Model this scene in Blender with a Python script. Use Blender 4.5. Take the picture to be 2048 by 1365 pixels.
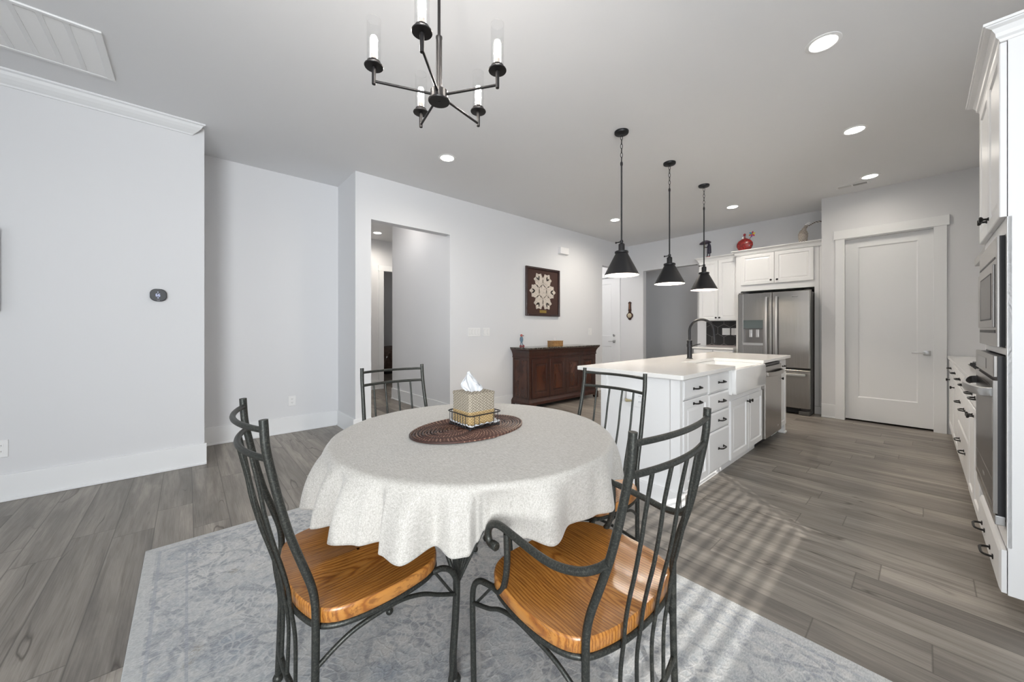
import bpy, bmesh, math, random
from mathutils import Vector, Matrix
random.seed(7)
PI = math.pi
for o in list(bpy.data.objects): bpy.data.objects.remove(o)
S = bpy.context.scene
COL = S.collection
# ---------------------------------------------------------------- camera
H = 1.223
cam = bpy.data.cameras.new('camera'); cam_o = bpy.data.objects.new('camera', cam); COL.objects.link(cam_o)
cam.sensor_width = 36; cam.lens = 732/2048*36
cam.shift_y = -(682.5-659)/2048
cam.clip_start = .02
cam_o.location = (0, 0, H); cam_o.rotation_euler = (PI/2, 0, math.radians(48.5))
S.camera = cam_o
# ---------------------------------------------------------------- world, sun, daylight, exposure
S.view_settings.view_transform = 'Standard'; S.view_settings.look = 'None'
S.view_settings.gamma = 1; S.view_settings.use_curve_mapping = False
S.view_settings.exposure = 0.87
W = bpy.data.worlds.new('world'); S.world = W; W.use_nodes = True
W.node_tree.nodes['Background'].inputs[0].default_value = (.80, .90, 1, 1)
W.node_tree.nodes['Background'].inputs[1].default_value = 1.2
sun = bpy.data.lights.new('sun', 'SUN'); sun.energy = 5.5; sun.angle = math.radians(.3); sun.color = (1, .96, .9)
sun_o = bpy.data.objects.new('sun', sun); COL.objects.link(sun_o)
EL = math.radians(24)
sd = Vector((-.76*math.cos(EL), .65*math.cos(EL), -math.sin(EL)))
sun_o.rotation_euler = sd.to_track_quat('-Z', 'Y').to_euler(); sun_o.location = (4, -4, 4)
def area(name, loc, direction, sx, sy, power, color=(1, 1, 1), spread=180):
    l = bpy.data.lights.new(name, 'AREA'); l.shape = 'RECTANGLE'; l.size = sx; l.size_y = sy; l.energy = power; l.color = color
    l.spread = math.radians(spread)
    o = bpy.data.objects.new(name, l); COL.objects.link(o); o.location = loc
    o.rotation_euler = Vector(direction).to_track_quat('-Z', 'Y').to_euler(); return o
area('rear_window_daylight', (-.9, -3.42, 1.45), (0, 1, .0), 3.6, 2.0, 16, (.89, .95, 1))
area('nook_window_daylight', (2.30, -1.5, 1.55), (-1, .75, .05), 2.2, 2.0, 86, (.93, .97, 1), 112)
# ---------------------------------------------------------------- mesh helpers
XF = [Matrix.Identity(4)]
class MB:
    def __init__(s): s.v = []; s.f = []; s.sm = []
    def add(s, vs, fs, smooth=False):
        n = len(s.v); s.v += [Vector(v) for v in vs]; s.f += [[i+n for i in f] for f in fs]; s.sm += [smooth]*len(fs); return s
    def box(s, x0, x1, y0, y1, z0, z1, b=0.0):
        x0, x1 = min(x0, x1), max(x0, x1); y0, y1 = min(y0, y1), max(y0, y1); z0, z1 = min(z0, z1), max(z0, z1)
        if b <= 0 or min(x1-x0, y1-y0, z1-z0) <= 2*b:
            return s.add([(x0,y0,z0),(x1,y0,z0),(x1,y1,z0),(x0,y1,z0),(x0,y0,z1),(x1,y0,z1),(x1,y1,z1),(x0,y1,z1)],
                         [(0,3,2,1),(4,5,6,7),(0,1,5,4),(1,2,6,5),(2,3,7,6),(3,0,4,7)])
        bm = bmesh.new(); bmesh.ops.create_cube(bm, size=1)
        for v in bm.verts: v.co = Vector(((x0+x1)/2+v.co.x*(x1-x0), (y0+y1)/2+v.co.y*(y1-y0), (z0+z1)/2+v.co.z*(z1-z0)))
        bmesh.ops.bevel(bm, geom=list(bm.edges), offset=b, segments=3 if b > .004 else 2, profile=.5, affect='EDGES')
        bm.verts.index_update()
        s.add([v.co.copy() for v in bm.verts], [[v.index for v in f.verts] for f in bm.faces], b > .006); bm.free(); return s
    def tube(s, pts, r, seg=10, closed=False, caps=True, smooth=True, flat=None):
        pts = [Vector(p) for p in pts]; n = len(pts)
        rs = r if isinstance(r, (list, tuple)) else [r]*n
        tang = []
        for i in range(n):
            a = pts[(i-1) % n] if (closed or i > 0) else pts[i]; b = pts[(i+1) % n] if (closed or i < n-1) else pts[i]
            tang.append((b-a).normalized() if (b-a).length > 1e-9 else Vector((0, 0, 1)))
        up = Vector((0, 0, 1)) if abs(tang[0].z) < .95 else Vector((1, 0, 0))
        nrm = (up-tang[0]*up.dot(tang[0])).normalized(); vs = []
        for i in range(n):
            if i: nrm = (nrm-tang[i]*nrm.dot(tang[i])); nrm = nrm.normalized() if nrm.length > 1e-6 else Vector((1, 0, 0))
            bi = tang[i].cross(nrm)
            for k in range(seg):
                a = 2*PI*k/seg
                ca, sa = math.cos(a), math.sin(a)
                if flat: ca *= flat
                vs.append(pts[i]+(nrm*ca+bi*sa)*rs[i])
        fs = []
        for i in range(n if closed else n-1):
            j = (i+1) % n
            for k in range(seg):
                l = (k+1) % seg; fs.append((i*seg+k, i*seg+l, j*seg+l, j*seg+k))
        if caps and not closed:
            fs.append(tuple(range(seg-1, -1, -1))); fs.append(tuple((n-1)*seg+k for k in range(seg)))
        return s.add(vs, fs, smooth)
    def lathe(s, prof, c=(0, 0, 0), seg=32, axis='z', smooth=True, sx=1, sy=1, cap=True):
        c = Vector(c); vs = []; n = len(prof)
        for (r, h) in prof:
            for k in range(seg):
                a = 2*PI*k/seg; p = (r*math.cos(a)*sx, r*math.sin(a)*sy, h)
                if axis == 'x': p = (p[2], p[0], p[1])
                elif axis == '-x': p = (-p[2], -p[0], p[1])
                elif axis == 'y': p = (p[0], p[2], p[1])
                elif axis == '-y': p = (p[0], -p[2], p[1])
                vs.append(c+Vector(p))
        fs = []
        for i in range(n-1):
            for k in range(seg):
                l = (k+1) % seg; fs.append((i*seg+k, i*seg+l, (i+1)*seg+l, (i+1)*seg+k))
        if cap and prof[0][0] > 1e-6: fs.append(tuple(range(seg-1, -1, -1)))
        if cap and prof[-1][0] > 1e-6: fs.append(tuple((n-1)*seg+k for k in range(seg)))
        return s.add(vs, fs, smooth)
    def ell(s, c, rx, ry, rz, seg=20, rings=12, rot=None):
        vs = []; fs = []; c = Vector(c)
        for i in range(rings+1):
            t = PI*i/rings
            for k in range(seg):
                a = 2*PI*k/seg; p = Vector((rx*math.sin(t)*math.cos(a), ry*math.sin(t)*math.sin(a), rz*math.cos(t)))
                if rot: p = rot @ p
                vs.append(c+p)
        for i in range(rings):
            for k in range(seg):
                l = (k+1) % seg; fs.append((i*seg+k, (i+1)*seg+k, (i+1)*seg+l, i*seg+l))
        return s.add(vs, fs, True)
    def prism(s, poly, a0, a1, plane='xy', b=0.0, smooth=False):
        """poly 2-D, extruded along the remaining axis from a0 to a1; b bevels the rim at a1 (and a0 if b<0 symmetrical)"""
        def m(u, v, w): return {'xy': (u, v, w), 'yz': (w, u, v), 'xz': (u, w, v)}[plane]
        n = len(poly); cx = sum(p[0] for p in poly)/n; cy = sum(p[1] for p in poly)/n
        def sh(d):
            out = []
            for i in range(n):
                p0 = Vector(poly[i-1]); p = Vector(poly[i]); p2 = Vector(poly[(i+1) % n])
                t = (p2-p0); t = t.normalized() if t.length else Vector((1, 0)); nn = Vector((t.y, -t.x)); out.append(p-nn*d)
            return out
        area2 = sum(poly[i][0]*poly[(i+1) % n][1]-poly[(i+1) % n][0]*poly[i][1] for i in range(n))
        sg = 1 if area2 > 0 else -1; d = 1 if a1 > a0 else -1
        bb = abs(b); lays = []
        if b < 0: lays += [(bb, a0), (bb*.3, a0+d*bb*.3), (0, a0+d*bb)]
        else: lays += [(0, a0)]
        if bb > 0: lays += [(0, a1-d*bb), (bb*.3, a1-d*bb*.3), (bb, a1)]
        else: lays += [(0, a1)]
        vs = []
        for (o, w) in lays: vs += [m(p[0], p[1], w) for p in sh(o*sg)]
        fs = []; L = len(lays)
        for i in range(L-1):
            for k in range(n):
                l = (k+1) % n; fs.append((i*n+k, i*n+l, (i+1)*n+l, (i+1)*n+k))
        fs.append(tuple(range(n-1, -1, -1))); fs.append(tuple((L-1)*n+k for k in range(n)))
        return s.add(vs, fs, smooth)
    def panel(s, o, u, v, n, w, h, prof):
        """nested rectangles: prof = [(inset, height)...]; closed at the back plane height 0"""
        o, u, v, n = Vector(o), Vector(u), Vector(v), Vector(n); vs = []; fs = []
        full = [(0, 0)]+list(prof)
        for (i, d) in full:
            for (a, b) in ((i, i), (w-i, i), (w-i, h-i), (i, h-i)): vs.append(o+u*a+v*b+n*d)
        for i in range(len(full)-1):
            for k in range(4):
                l = (k+1) % 4; fs.append((i*4+k, i*4+l, (i+1)*4+l, (i+1)*4+k))
        L = len(full)-1
        fs.append((3, 2, 1, 0)); fs.append((L*4, L*4+1, L*4+2, L*4+3))
        return s.add(vs, fs)
    def grid(s, P, nu, nv, closed_u=False, smooth=True):
        vs = [P(i, j) for j in range(nv) for i in range(nu)]; fs = []
        for j in range(nv-1):
            for i in range(nu if closed_u else nu-1):
                k = (i+1) % nu; fs.append((j*nu+i, j*nu+k, (j+1)*nu+k, (j+1)*nu+i))
        return s.add(vs, fs, smooth)
def root_inv(p):
    M = Matrix.Identity(4)
    q = p
    while q is not None and q.parent is not None: q = q.parent
    if q is not None: M = Matrix.LocRotScale(q.location, q.rotation_euler, None).inverted()
    return M
def obj(name, mb, mat, parent=None, kind=None, at=None, label=None):
    me = bpy.data.meshes.new(name)
    if parent is not None: M = root_inv(parent) @ XF[0]
    elif at is not None: M = Matrix.Translation(-(XF[0] @ Vector(at))) @ XF[0]
    else: M = XF[0]
    me.from_pydata([tuple(M @ v) for v in mb.v], [], mb.f)
    bm = bmesh.new(); bm.from_mesh(me); bmesh.ops.recalc_face_normals(bm, faces=bm.faces); bm.to_mesh(me); bm.free()
    for i, p in enumerate(me.polygons): p.use_smooth = mb.sm[i]
    if any(mb.sm) : 
        try: me.set_sharp_from_angle(angle=math.radians(40))
        except Exception: pass
    me.materials.append(mat)
    o = bpy.data.objects.new(name, me); COL.objects.link(o)
    if parent is not None: o.parent = parent
    elif at is not None: o.location = XF[0] @ Vector(at)
    if kind: o['kind'] = kind
    if label: o['label'] = label
    return o
def thing(name, label, cat, loc=(0, 0, 0), rz=0, group=None):
    o = bpy.data.objects.new(name, None); COL.objects.link(o); o.empty_display_size = .05
    L = XF[0] @ Vector(loc); o.location = L; o.rotation_euler = (0, 0, rz+XF[0].to_euler().z)
    return tag(o, label, cat, group)
def tag(o, label, cat, group=None):
    o['label'] = label; o['category'] = cat
    if group: o['group'] = group
    return o
def struct(name, mb, mat, parent=None): return obj(name, mb, mat, parent, 'structure')
def kids(o, ALL=None): return [c for c in bpy.data.objects if c.parent == o]
def dup(root, loc, rz=None, label=None):
    def rec(o, par):
        c = o.copy(); COL.objects.link(c); c.parent = par
        for ch in kids_of[o.name]: rec(ch, c)
        return c
    kids_of = {}
    def walk(o):
        kids_of[o.name] = kids(o)
        for k in kids_of[o.name]: walk(k)
    walk(root)
    r = rec(root, None); r.location = loc
    if rz is not None: r.rotation_euler = (0, 0, rz)
    if label: r['label'] = label
    return r
def smooth(pts, n=8, closed=False):
    P = [Vector(p) for p in pts]; out = []; m = len(P)
    for i in range(m if closed else m-1):
        p0 = P[(i-1) % m] if closed or i > 0 else P[0]*2-P[1]; p1 = P[i]; p2 = P[(i+1) % m]
        p3 = P[(i+2) % m] if closed or i+2 < m else P[-1]*2-P[-2]
        for k in range(n):
            t = k/n; out.append(.5*((2*p1)+(p2-p0)*t+(2*p0-5*p1+4*p2-p3)*t*t+(3*p1-p0-3*p2+p3)*t**3))
    if not closed: out.append(P[-1])
    return out
# ---------------------------------------------------------------- material helpers
def mat(name):
    m = bpy.data.materials.new(name); m.use_nodes = True; nt = m.node_tree
    return m, nt, nt.nodes['Principled BSDF']
def simple(name, col, rough=.5, metal=0, bump=0, bscale=200, var=0, vscale=8, coat=0, spec=None):
    m, nt, b = mat(name); b.inputs['Base Color'].default_value = (*col, 1); b.inputs['Roughness'].default_value = rough; b.inputs['Metallic'].default_value = metal
    if coat: b.inputs['Coat Weight'].default_value = coat
    if spec is not None: b.inputs['Specular IOR Level'].default_value = spec
    tc = nt.nodes.new('ShaderNodeTexCoord')
    if var:
        n = nt.nodes.new('ShaderNodeTexNoise'); n.inputs['Scale'].default_value = vscale; n.inputs['Detail'].default_value = 4
        nt.links.new(tc.outputs['Object'], n.inputs['Vector'])
        r = nt.nodes.new('ShaderNodeValToRGB'); r.color_ramp.elements[0].position = .3; r.color_ramp.elements[1].position = .7
        r.color_ramp.elements[0].color = (*[c*(1-var) for c in col], 1); r.color_ramp.elements[1].color = (*[min(1, c*(1+var)) for c in col], 1)
        nt.links.new(n.outputs['Fac'], r.inputs[0]); nt.links.new(r.outputs[0], b.inputs['Base Color'])
    if bump:
        n = nt.nodes.new('ShaderNodeTexNoise'); n.inputs['Scale'].default_value = bscale; n.inputs['Detail'].default_value = 3
        nt.links.new(tc.outputs['Object'], n.inputs['Vector'])
        bp = nt.nodes.new('ShaderNodeBump'); bp.inputs['Strength'].default_value = bump; bp.inputs['Distance'].default_value = .002
        nt.links.new(n.outputs['Fac'], bp.inputs['Height']); nt.links.new(bp.outputs[0], b.inputs['Normal'])
    return m
class NT:
    """small node-tree writer"""
    def __init__(s, nt): s.nt = nt
    def n(s, t, ins={}, **props):
        x = s.nt.nodes.new(t)
        for k, v in props.items(): setattr(x, k, v)
        for k, v in ins.items():
            i = x.inputs[k]
            if hasattr(v, 'is_output'): s.nt.links.new(v, i)
            else: i.default_value = v
        return x
    def math(s, op, a, b=None, c=None):
        x = s.nt.nodes.new('ShaderNodeMath'); x.operation = op
        for i, v in enumerate((a, b, c)):
            if v is None: continue
            if hasattr(v, 'is_output'): s.nt.links.new(v, x.inputs[i])
            else: x.inputs[i].default_value = v
        return x.outputs[0]
    def ramp(s, fac, stops, interp='LINEAR'):
        x = s.nt.nodes.new('ShaderNodeValToRGB'); x.color_ramp.interpolation = interp
        e = x.color_ramp.elements
        while len(e) < len(stops): e.new(.5)
        for i, (p, c) in enumerate(stops): e[i].position = p; e[i].color = (*c, 1) if len(c) == 3 else c
        s.nt.links.new(fac, x.inputs[0]); return x.outputs[0]
    def mix(s, fac, a, b, mode='MIX'):
        x = s.nt.nodes.new('ShaderNodeMix'); x.data_type = 'RGBA'; x.blend_type = mode
        for k, v in ((0, fac), (6, a), (7, b)):
            if hasattr(v, 'is_output'): s.nt.links.new(v, x.inputs[k])
            else: x.inputs[k].default_value = v if k == 0 else (*v, 1)
        return x.outputs[2]
    def map(s, vec, scale=(1, 1, 1), loc=(0, 0, 0), rot=(0, 0, 0)):
        x = s.nt.nodes.new('ShaderNodeMapping'); s.nt.links.new(vec, x.inputs[0])
        x.inputs[1].default_value = loc; x.inputs[2].default_value = rot; x.inputs[3].default_value = scale; return x.outputs[0]
    def noise(s, vec, scale, detail=3, rough=.5, dist=0, out='Fac'):
        x = s.n('ShaderNodeTexNoise', {'Scale': scale, 'Detail': detail, 'Roughness': rough, 'Distortion': dist}); s.nt.links.new(vec, x.inputs['Vector']); return x.outputs[out]
    def bump(s, h, strength, dist=.002):
        x = s.n('ShaderNodeBump', {'Strength': strength, 'Distance': dist}); s.nt.links.new(h, x.inputs['Height']); return x.outputs[0]
    def link(s, a, b): s.nt.links.new(a, b)
M = {}
M['wall'] = simple('wall_paint', (.70, .705, .72), .85, bump=.06, bscale=260)
M['wall_k'] = M['wall']
M['ceiling'] = simple('ceiling_paint', (.76, .765, .775), .9, bump=.05, bscale=260)
M['trim'] = simple('white_trim_paint', (.78, .79, .80), .38)
M['cab'] = simple('white_cabinet_paint', (.80, .80, .80), .32)
M['cab_gap_shade'] = simple('cabinet_gap_shadow', (.25, .25, .25), .6)
M['black'] = simple('matte_black_metal', (.016, .016, .018), .42, .4)
M['blackplastic'] = simple('black_plastic', (.012, .012, .014), .4)
M['handle'] = simple('black_bronze_handle', (.018, .017, .016), .38, .5)
M['dark_room'] = simple('dark_gap', (.02, .02, .02), .9)
M['chrome'] = simple('brushed_nickel', (.62, .62, .62), .3, 1)
M['porcelain'] = simple('white_fireclay', (.85, .85, .84), .12, coat=.5)
M['quartz'] = None
M['white_plastic'] = simple('white_plastic', (.80, .80, .80), .35)
M['slot'] = simple('dark_slot', (.12, .12, .12), .6)
M['brass'] = simple('brass', (.55, .40, .12), .3, 1)
M['paper'] = simple('white_tissue', (.62, .63, .65), .8, bump=.1, bscale=60)
M['backsplash_edge'] = simple('taupe_trim', (.30, .26, .25), .5)
def emis(name, col, strength):
    m, nt, b = mat(name); b.inputs['Base Color'].default_value = (*col, 1)
    b.inputs['Emission Color'].default_value = (*col, 1); b.inputs['Emission Strength'].default_value = strength; return m
M['lamp'] = emis('recessed_lamp_lens', (1, .97, .90), 12)
M['bulb'] = emis('warm_filament_bulb', (1, .93, .86), 130)
M['pbulb'] = emis('pendant_bulb', (1, .93, .85), 6)
def mk_metal():
    m, nt, b = mat('aged_iron'); T = NT(nt); tc = T.n('ShaderNodeTexCoord').outputs['Object']
    a = T.noise(tc, 220, 4, .7); c = T.noise(tc, 30, 3)
    col = T.ramp(a, [(.3, (.020, .021, .018)), (.52, (.046, .047, .041)), (.78, (.15, .14, .115))])
    T.link(T.mix(T.math('MULTIPLY', c, .5), col, (.030, .036, .036)), b.inputs['Base Color'])
    b.inputs['Metallic'].default_value = .55; b.inputs['Roughness'].default_value = .42
    T.link(T.bump(a, .25, .0006), b.inputs['Normal']); return m
M['iron'] = mk_metal()
def mk_steel():
    m, nt, b = mat('stainless_steel'); T = NT(nt); tc = T.n('ShaderNodeTexCoord').outputs['Object']
    s = T.noise(T.map(tc, (600, 600, 2)), 1, 2)
    T.link(T.ramp(s, [(.3, (.36, .342, .325)), (.7, (.46, .44, .42))]), b.inputs['Base Color'])
    b.inputs['Metallic'].default_value = 1; b.inputs['Roughness'].default_value = .24
    T.link(T.bump(T.noise(T.map(tc, (9, 9, .6)), 1, 1), .12, .01), b.inputs['Normal']); return m
M['steel'] = mk_steel()
M['steel_dark'] = simple('dark_stainless', (.22, .21, .205), .3, 1)
M['oven_glass'] = simple('oven_glass', (.10, .095, .09), .06, .7, coat=1)
def mk_quartz():
    m, nt, b = mat('white_quartz'); T = NT(nt); tc = T.n('ShaderNodeTexCoord').outputs['Object']
    v = T.noise(tc, 3.0, 6, .6, 1.5); T.link(T.ramp(v, [(.28, (.74, .73, .715)), (.36, (.80, .79, .77)), (1, (.80, .79, .77))]), b.inputs['Base Color'])
    b.inputs['Roughness'].default_value = .12; return m
M['quartz'] = mk_quartz()
def mk_floor():
    m, nt, b = mat('grey_oak_planks'); T = NT(nt)
    pos = T.n('ShaderNodeNewGeometry').outputs['Position']
    v = T.map(pos, (1, 1, 1), (0.37, .154+.178*60, 0))
    sep = T.n('ShaderNodeSeparateXYZ', {0: v}); x, y = sep.outputs[0], sep.outputs[1]
    row = T.math('FLOOR', T.math('DIVIDE', y, .178))
    rn = T.n('ShaderNodeTexWhiteNoise', {'W': row}, noise_dimensions='1D').outputs['Value']
    xs = T.math('ADD', T.math('DIVIDE', x, 1.22), T.math('MULTIPLY', rn, 7.3))
    pl = T.math('FLOOR', xs)
    idv = T.n('ShaderNodeCombineXYZ', {0: pl, 1: row, 2: 0.0}).outputs[0]
    wn = T.n('ShaderNodeTexWhiteNoise', {'Vector': idv}, noise_dimensions='3D'); rnd = wn.outputs['Value']
    fx = T.math('FRACT', xs); fy = T.math('FRACT', T.math('DIVIDE', y, .178))
    off = T.math('MULTIPLY', rnd, 37.0)
    gv = T.n('ShaderNodeCombineXYZ', {0: T.math('ADD', x, off), 1: T.math('ADD', y, off), 2: off}).outputs[0]
    big = T.noise(T.map(gv, (1.0, 6, 1)), 1, 5, .55, .9)
    streak = T.noise(T.map(gv, (2.0, 34, 1)), 1, 5, .6, .4)
    fine = T.noise(T.map(gv, (5, 190, 1)), 1, 3, .6)
    base = T.ramp(big, [(.27, (.080, .070, .060)), (.41, (.160, .144, .125)), (.54, (.250, .227, .200)), (.72, (.37, .338, .30))])
    c2 = T.mix(T.math('MULTIPLY', T.ramp(streak, [(.36, (1,)*3), (.54, (0,)*3)]), .62), base, (.105, .090, .076))
    c3 = T.mix(.22, c2, T.ramp(fine, [(.3, (.12, .11, .10)), (.7, (.48, .46, .44))]))
    # dark cracks and knots
    kv = T.noise(T.map(gv, (1.6, 9, 1)), 1, 2, .4, .3)
    crack = T.ramp(T.math('ABSOLUTE', T.math('SUBTRACT', kv, .60)), [(.0, (1,)*3), (.020, (0,)*3)])
    patch = T.ramp(T.noise(T.map(gv, (1.3, 3.0, 1), (5, 2, 0)), 1, 1), [(.50, (0,)*3), (.58, (1,)*3)])
    ck = T.math('MULTIPLY', T.math('MULTIPLY', crack, patch), .8)
    c4 = T.mix(ck, c3, (.045, .035, .028))
    hsv = T.n('ShaderNodeHueSaturation', {'Hue': .5, 'Saturation': 1.22, 'Value': T.math('ADD', .74, T.math('MULTIPLY', wn.outputs['Value'], .42)), 'Color': c4}).outputs[0]
    ex = T.math('MINIMUM', T.math('MULTIPLY', fx, 1.22), T.math('MULTIPLY', T.math('SUBTRACT', 1.0, fx), 1.22))
    ey = T.math('MINIMUM', T.math('MULTIPLY', fy, .178), T.math('MULTIPLY', T.math('SUBTRACT', 1.0, fy), .178))
    seam = T.ramp(T.math('MINIMUM', ex, ey), [(.0, (1,)*3), (.0022, (0,)*3)])
    T.link(T.mix(T.math('MULTIPLY', seam, .75), hsv, (.06, .052, .045)), b.inputs['Base Color'])
    T.link(T.ramp(fine, [(.2, (.34,)*3), (.8, (.48,)*3)]), b.inputs['Roughness'])
    h = T.math('SUBTRACT', T.math('MULTIPLY', fine, .3), seam)
    T.link(T.bump(h, .25, .001), b.inputs['Normal']); return m
M['floor'] = mk_floor()
def mk_rug():
    m, nt, b = mat('distressed_blue_grey_rug'); T = NT(nt)
    pos = T.n('ShaderNodeNewGeometry').outputs['Position']
    sep = T.n('ShaderNodeSeparateXYZ', {0: pos}); x, y = sep.outputs[0], sep.outputs[1]
    fine = T.noise(T.map(pos, (210, 70, 1)), 1, 4, .75); mid = T.noise(pos, 13, 7, .78, .3); big = T.noise(pos, 1.7, 3, .5)
    base = T.ramp(mid, [(.34, (.285, .315, .34)), (.45, (.41, .425, .43)), (.56, (.53, .525, .505)), (.70, (.50, .48, .445))])
    base = T.mix(T.ramp(big, [(.40, (0,)*3), (.62, (.42,)*3)]), base, (.36, .39, .415))
    # scrolling vine outlines, medallion rings and small brown blossoms
    w = T.n('ShaderNodeVectorMath', {0: pos, 1: T.n('ShaderNodeVectorMath', {0: T.noise(pos, 5, 3, out='Color'), 1: (.10, .10, 0)}, operation='MULTIPLY').outputs[0]}, operation='ADD').outputs[0]
    vo = T.n('ShaderNodeTexVoronoi', {'Scale': 2.3, 'Randomness': .5, 'Vector': w}); d = vo.outputs['Distance']
    rings = T.ramp(T.math('ABSOLUTE', T.math('SUBTRACT', T.math('FRACT', T.math('MULTIPLY', d, 6.5)), .5)), [(.0, (1,)*3), (.16, (0,)*3)])
    med = T.ramp(d, [(.16, (1,)*3), (.22, (0,)*3)])
    v2 = T.n('ShaderNodeTexVoronoi', {'Scale': 9.0, 'Vector': w}, feature='DISTANCE_TO_EDGE').outputs['Distance']
    vine = T.ramp(v2, [(.0, (1,)*3), (.04, (1,)*3), (.09, (0,)*3)])
    v4 = T.n('ShaderNodeTexVoronoi', {'Scale': 30.0, 'Vector': w}, feature='DISTANCE_TO_EDGE').outputs['Distance']
    leaf = T.ramp(v4, [(.0, (1,)*3), (.05, (1,)*3), (.14, (0,)*3)])
    wear = T.ramp(T.noise(pos, 6, 5, .75), [(.40, (0,)*3), (.52, (1,)*3)])
    wear2 = T.ramp(T.noise(pos, 3.1, 5, .75), [(.42, (0,)*3), (.54, (1,)*3)])
    c = T.mix(T.math('MULTIPLY', T.math('MULTIPLY', med, wear), .7), base, (.20, .24, .29))
    c = T.mix(T.math('MULTIPLY', T.math('MULTIPLY', rings, wear2), .75), c, (.19, .215, .25))
    c = T.mix(T.math('MULTIPLY', T.math('MULTIPLY', vine, wear), .75), c, (.20, .215, .24))
    c = T.mix(T.math('MULTIPLY', T.math('MULTIPLY', leaf, wear2), .50), c, (.64, .635, .62))
    v3 = T.n('ShaderNodeTexVoronoi', {'Scale': 3.4, 'Vector': w}); petal = T.ramp(v3.outputs['Distance'], [(.05, (1,)*3), (.14, (0,)*3)])
    c = T.mix(T.math('MULTIPLY', T.math('MULTIPLY', petal, T.ramp(T.noise(T.map(pos, (60, 26, 1)), 1, 3, .7), [(.47, (0,)*3), (.56, (1,)*3)])), .75), c, (.22, .185, .13))
    # borders
    def band(co, a, w_): return T.math('LESS_THAN', T.math('ABSOLUTE', T.math('SUBTRACT', co, a)), w_)
    ed = T.math('MINIMUM', T.math('MINIMUM', T.math('SUBTRACT', x, -2.83), T.math('SUBTRACT', .75, x)), T.math('MINIMUM', T.math('SUBTRACT', y, -.175), T.math('SUBTRACT', 1.82, y)))
    lines = T.math('MAXIMUM', T.math('MAXIMUM', band(ed, .060, .006), band(ed, .170, .005)), T.math('MULTIPLY', band(ed, .115, .03), T.ramp(T.noise(pos, 60, 2), [(.48, (0,)*3), (.55, (.5,)*3)])))
    c = T.mix(T.math('MULTIPLY', lines, .62), c, (.275, .295, .345))
    c = T.mix(T.math('MULTIPLY', T.math('LESS_THAN', ed, .045), .7), c, (.50, .51, .505))
    c = T.mix(.30, c, T.ramp(fine, [(.36, (.16, .175, .195)), (.62, (.70, .70, .69))]))
    T.link(c, b.inputs['Base Color']); b.inputs['Roughness'].default_value = .95
    T.link(T.bump(T.math('ADD', T.math('MULTIPLY', fine, .7), T.math('MULTIPLY', leaf, .3)), .5, .003), b.inputs['Normal']); return m
M['rug'] = mk_rug()
def mk_linen():
    m, nt, b = mat('heathered_linen'); T = NT(nt)
    tc = T.n('ShaderNodeTexCoord').outputs['Object']
    a = T.noise(T.map(tc, (70, 620, 620)), 1, 2, .7); c = T.noise(T.map(tc, (620, 70, 120)), 1, 2, .7); l = T.noise(T.map(tc, (60, 260, 260)), 1, 2, .6)
    f = T.math('ADD', T.math('MULTIPLY', a, .45), T.math('ADD', T.math('MULTIPLY', c, .3), T.math('MULTIPLY', l, .25)))
    T.link(T.ramp(f, [(.36, (.315, .295, .262)), (.50, (.465, .443, .407)), (.64, (.61, .59, .555))]), b.inputs['Base Color'])
    b.inputs['Roughness'].default_value = .9
    b.inputs['Sheen Weight'].default_value = .2
    T.link(T.bump(f, .35, .0012), b.inputs['Normal']); return m
M['linen'] = mk_linen()
def mk_oak():
    m, nt, b = mat('honey_oak'); T = NT(nt)
    tc = T.n('ShaderNodeTexCoord'); g = tc.outputs['Object']
    rnd = T.n('ShaderNodeObjectInfo').outputs['Random']
    g = T.n('ShaderNodeVectorMath', {0: g, 1: T.n('ShaderNodeCombineXYZ', {1: T.math('MULTIPLY', rnd, .25), 0: T.math('MULTIPLY', rnd, .3)}).outputs[0]}, operation='ADD').outputs[0]
    warp = T.n('ShaderNodeVectorMath', {0: g, 1: T.n('ShaderNodeVectorMath', {0: T.noise(g, 3.2, 2, out='Color'), 1: (.10, .05, 0)}, operation='MULTIPLY').outputs[0]}, operation='ADD').outputs[0]
    wv = T.n('ShaderNodeTexWave', {'Scale': 21.0, 'Distortion': 3.0, 'Detail': 3.0, 'Detail Scale': 2.2, 'Vector': T.map(warp, (.22, 1.5, 1), (0, -.10, 0))}, wave_type='RINGS', rings_direction='Z').outputs['Fac']
    st = T.noise(T.map(g, (7, 330, 60)), 1, 3, .7)
    cur = T.ramp(wv, [(.0, (.27, .092, .017)), (.20, (.385, .150, .028)), (.5, (.44, .185, .038)), (1, (.47, .205, .045))])
    c = T.mix(T.ramp(st, [(.38, (.70,)*3), (.50, (0,)*3)]), cur, (.17, .058, .014))
    T.link(c, b.inputs['Base Color']); b.inputs['Roughness'].default_value = .32; b.inputs['Coat Weight'].default_value = .22; b.inputs['Coat Roughness'].default_value = .2
    T.link(T.bump(st, .12, .0005), b.inputs['Normal']); return m
M['oak'] = mk_oak()
def mk_darkwood(name, cols, sc=(3, 3, 30), rough=.3):
    m, nt, b = mat(name); T = NT(nt); g = T.n('ShaderNodeTexCoord').outputs['Object']
    f = T.noise(T.map(g, sc), 1, 4, .6, .6)
    T.link(T.ramp(f, [(.3, cols[0]), (.7, cols[1])]), b.inputs['Base Color']); b.inputs['Roughness'].default_value = rough; b.inputs['Coat Weight'].default_value = .15; return m
M['cherry'] = mk_darkwood('dark_cherry', ((.020, .006, .0035), (.052, .016, .009)), (20, 20, 2.5))
M['burl'] = mk_darkwood('mahogany_panel', ((.022, .006, .0035), (.085, .025, .011)), (6, 6, 2.2), .25)
M['cherry_dark'] = simple('dark_cherry_shadow_line', (.018, .007, .005), .4)
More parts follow.
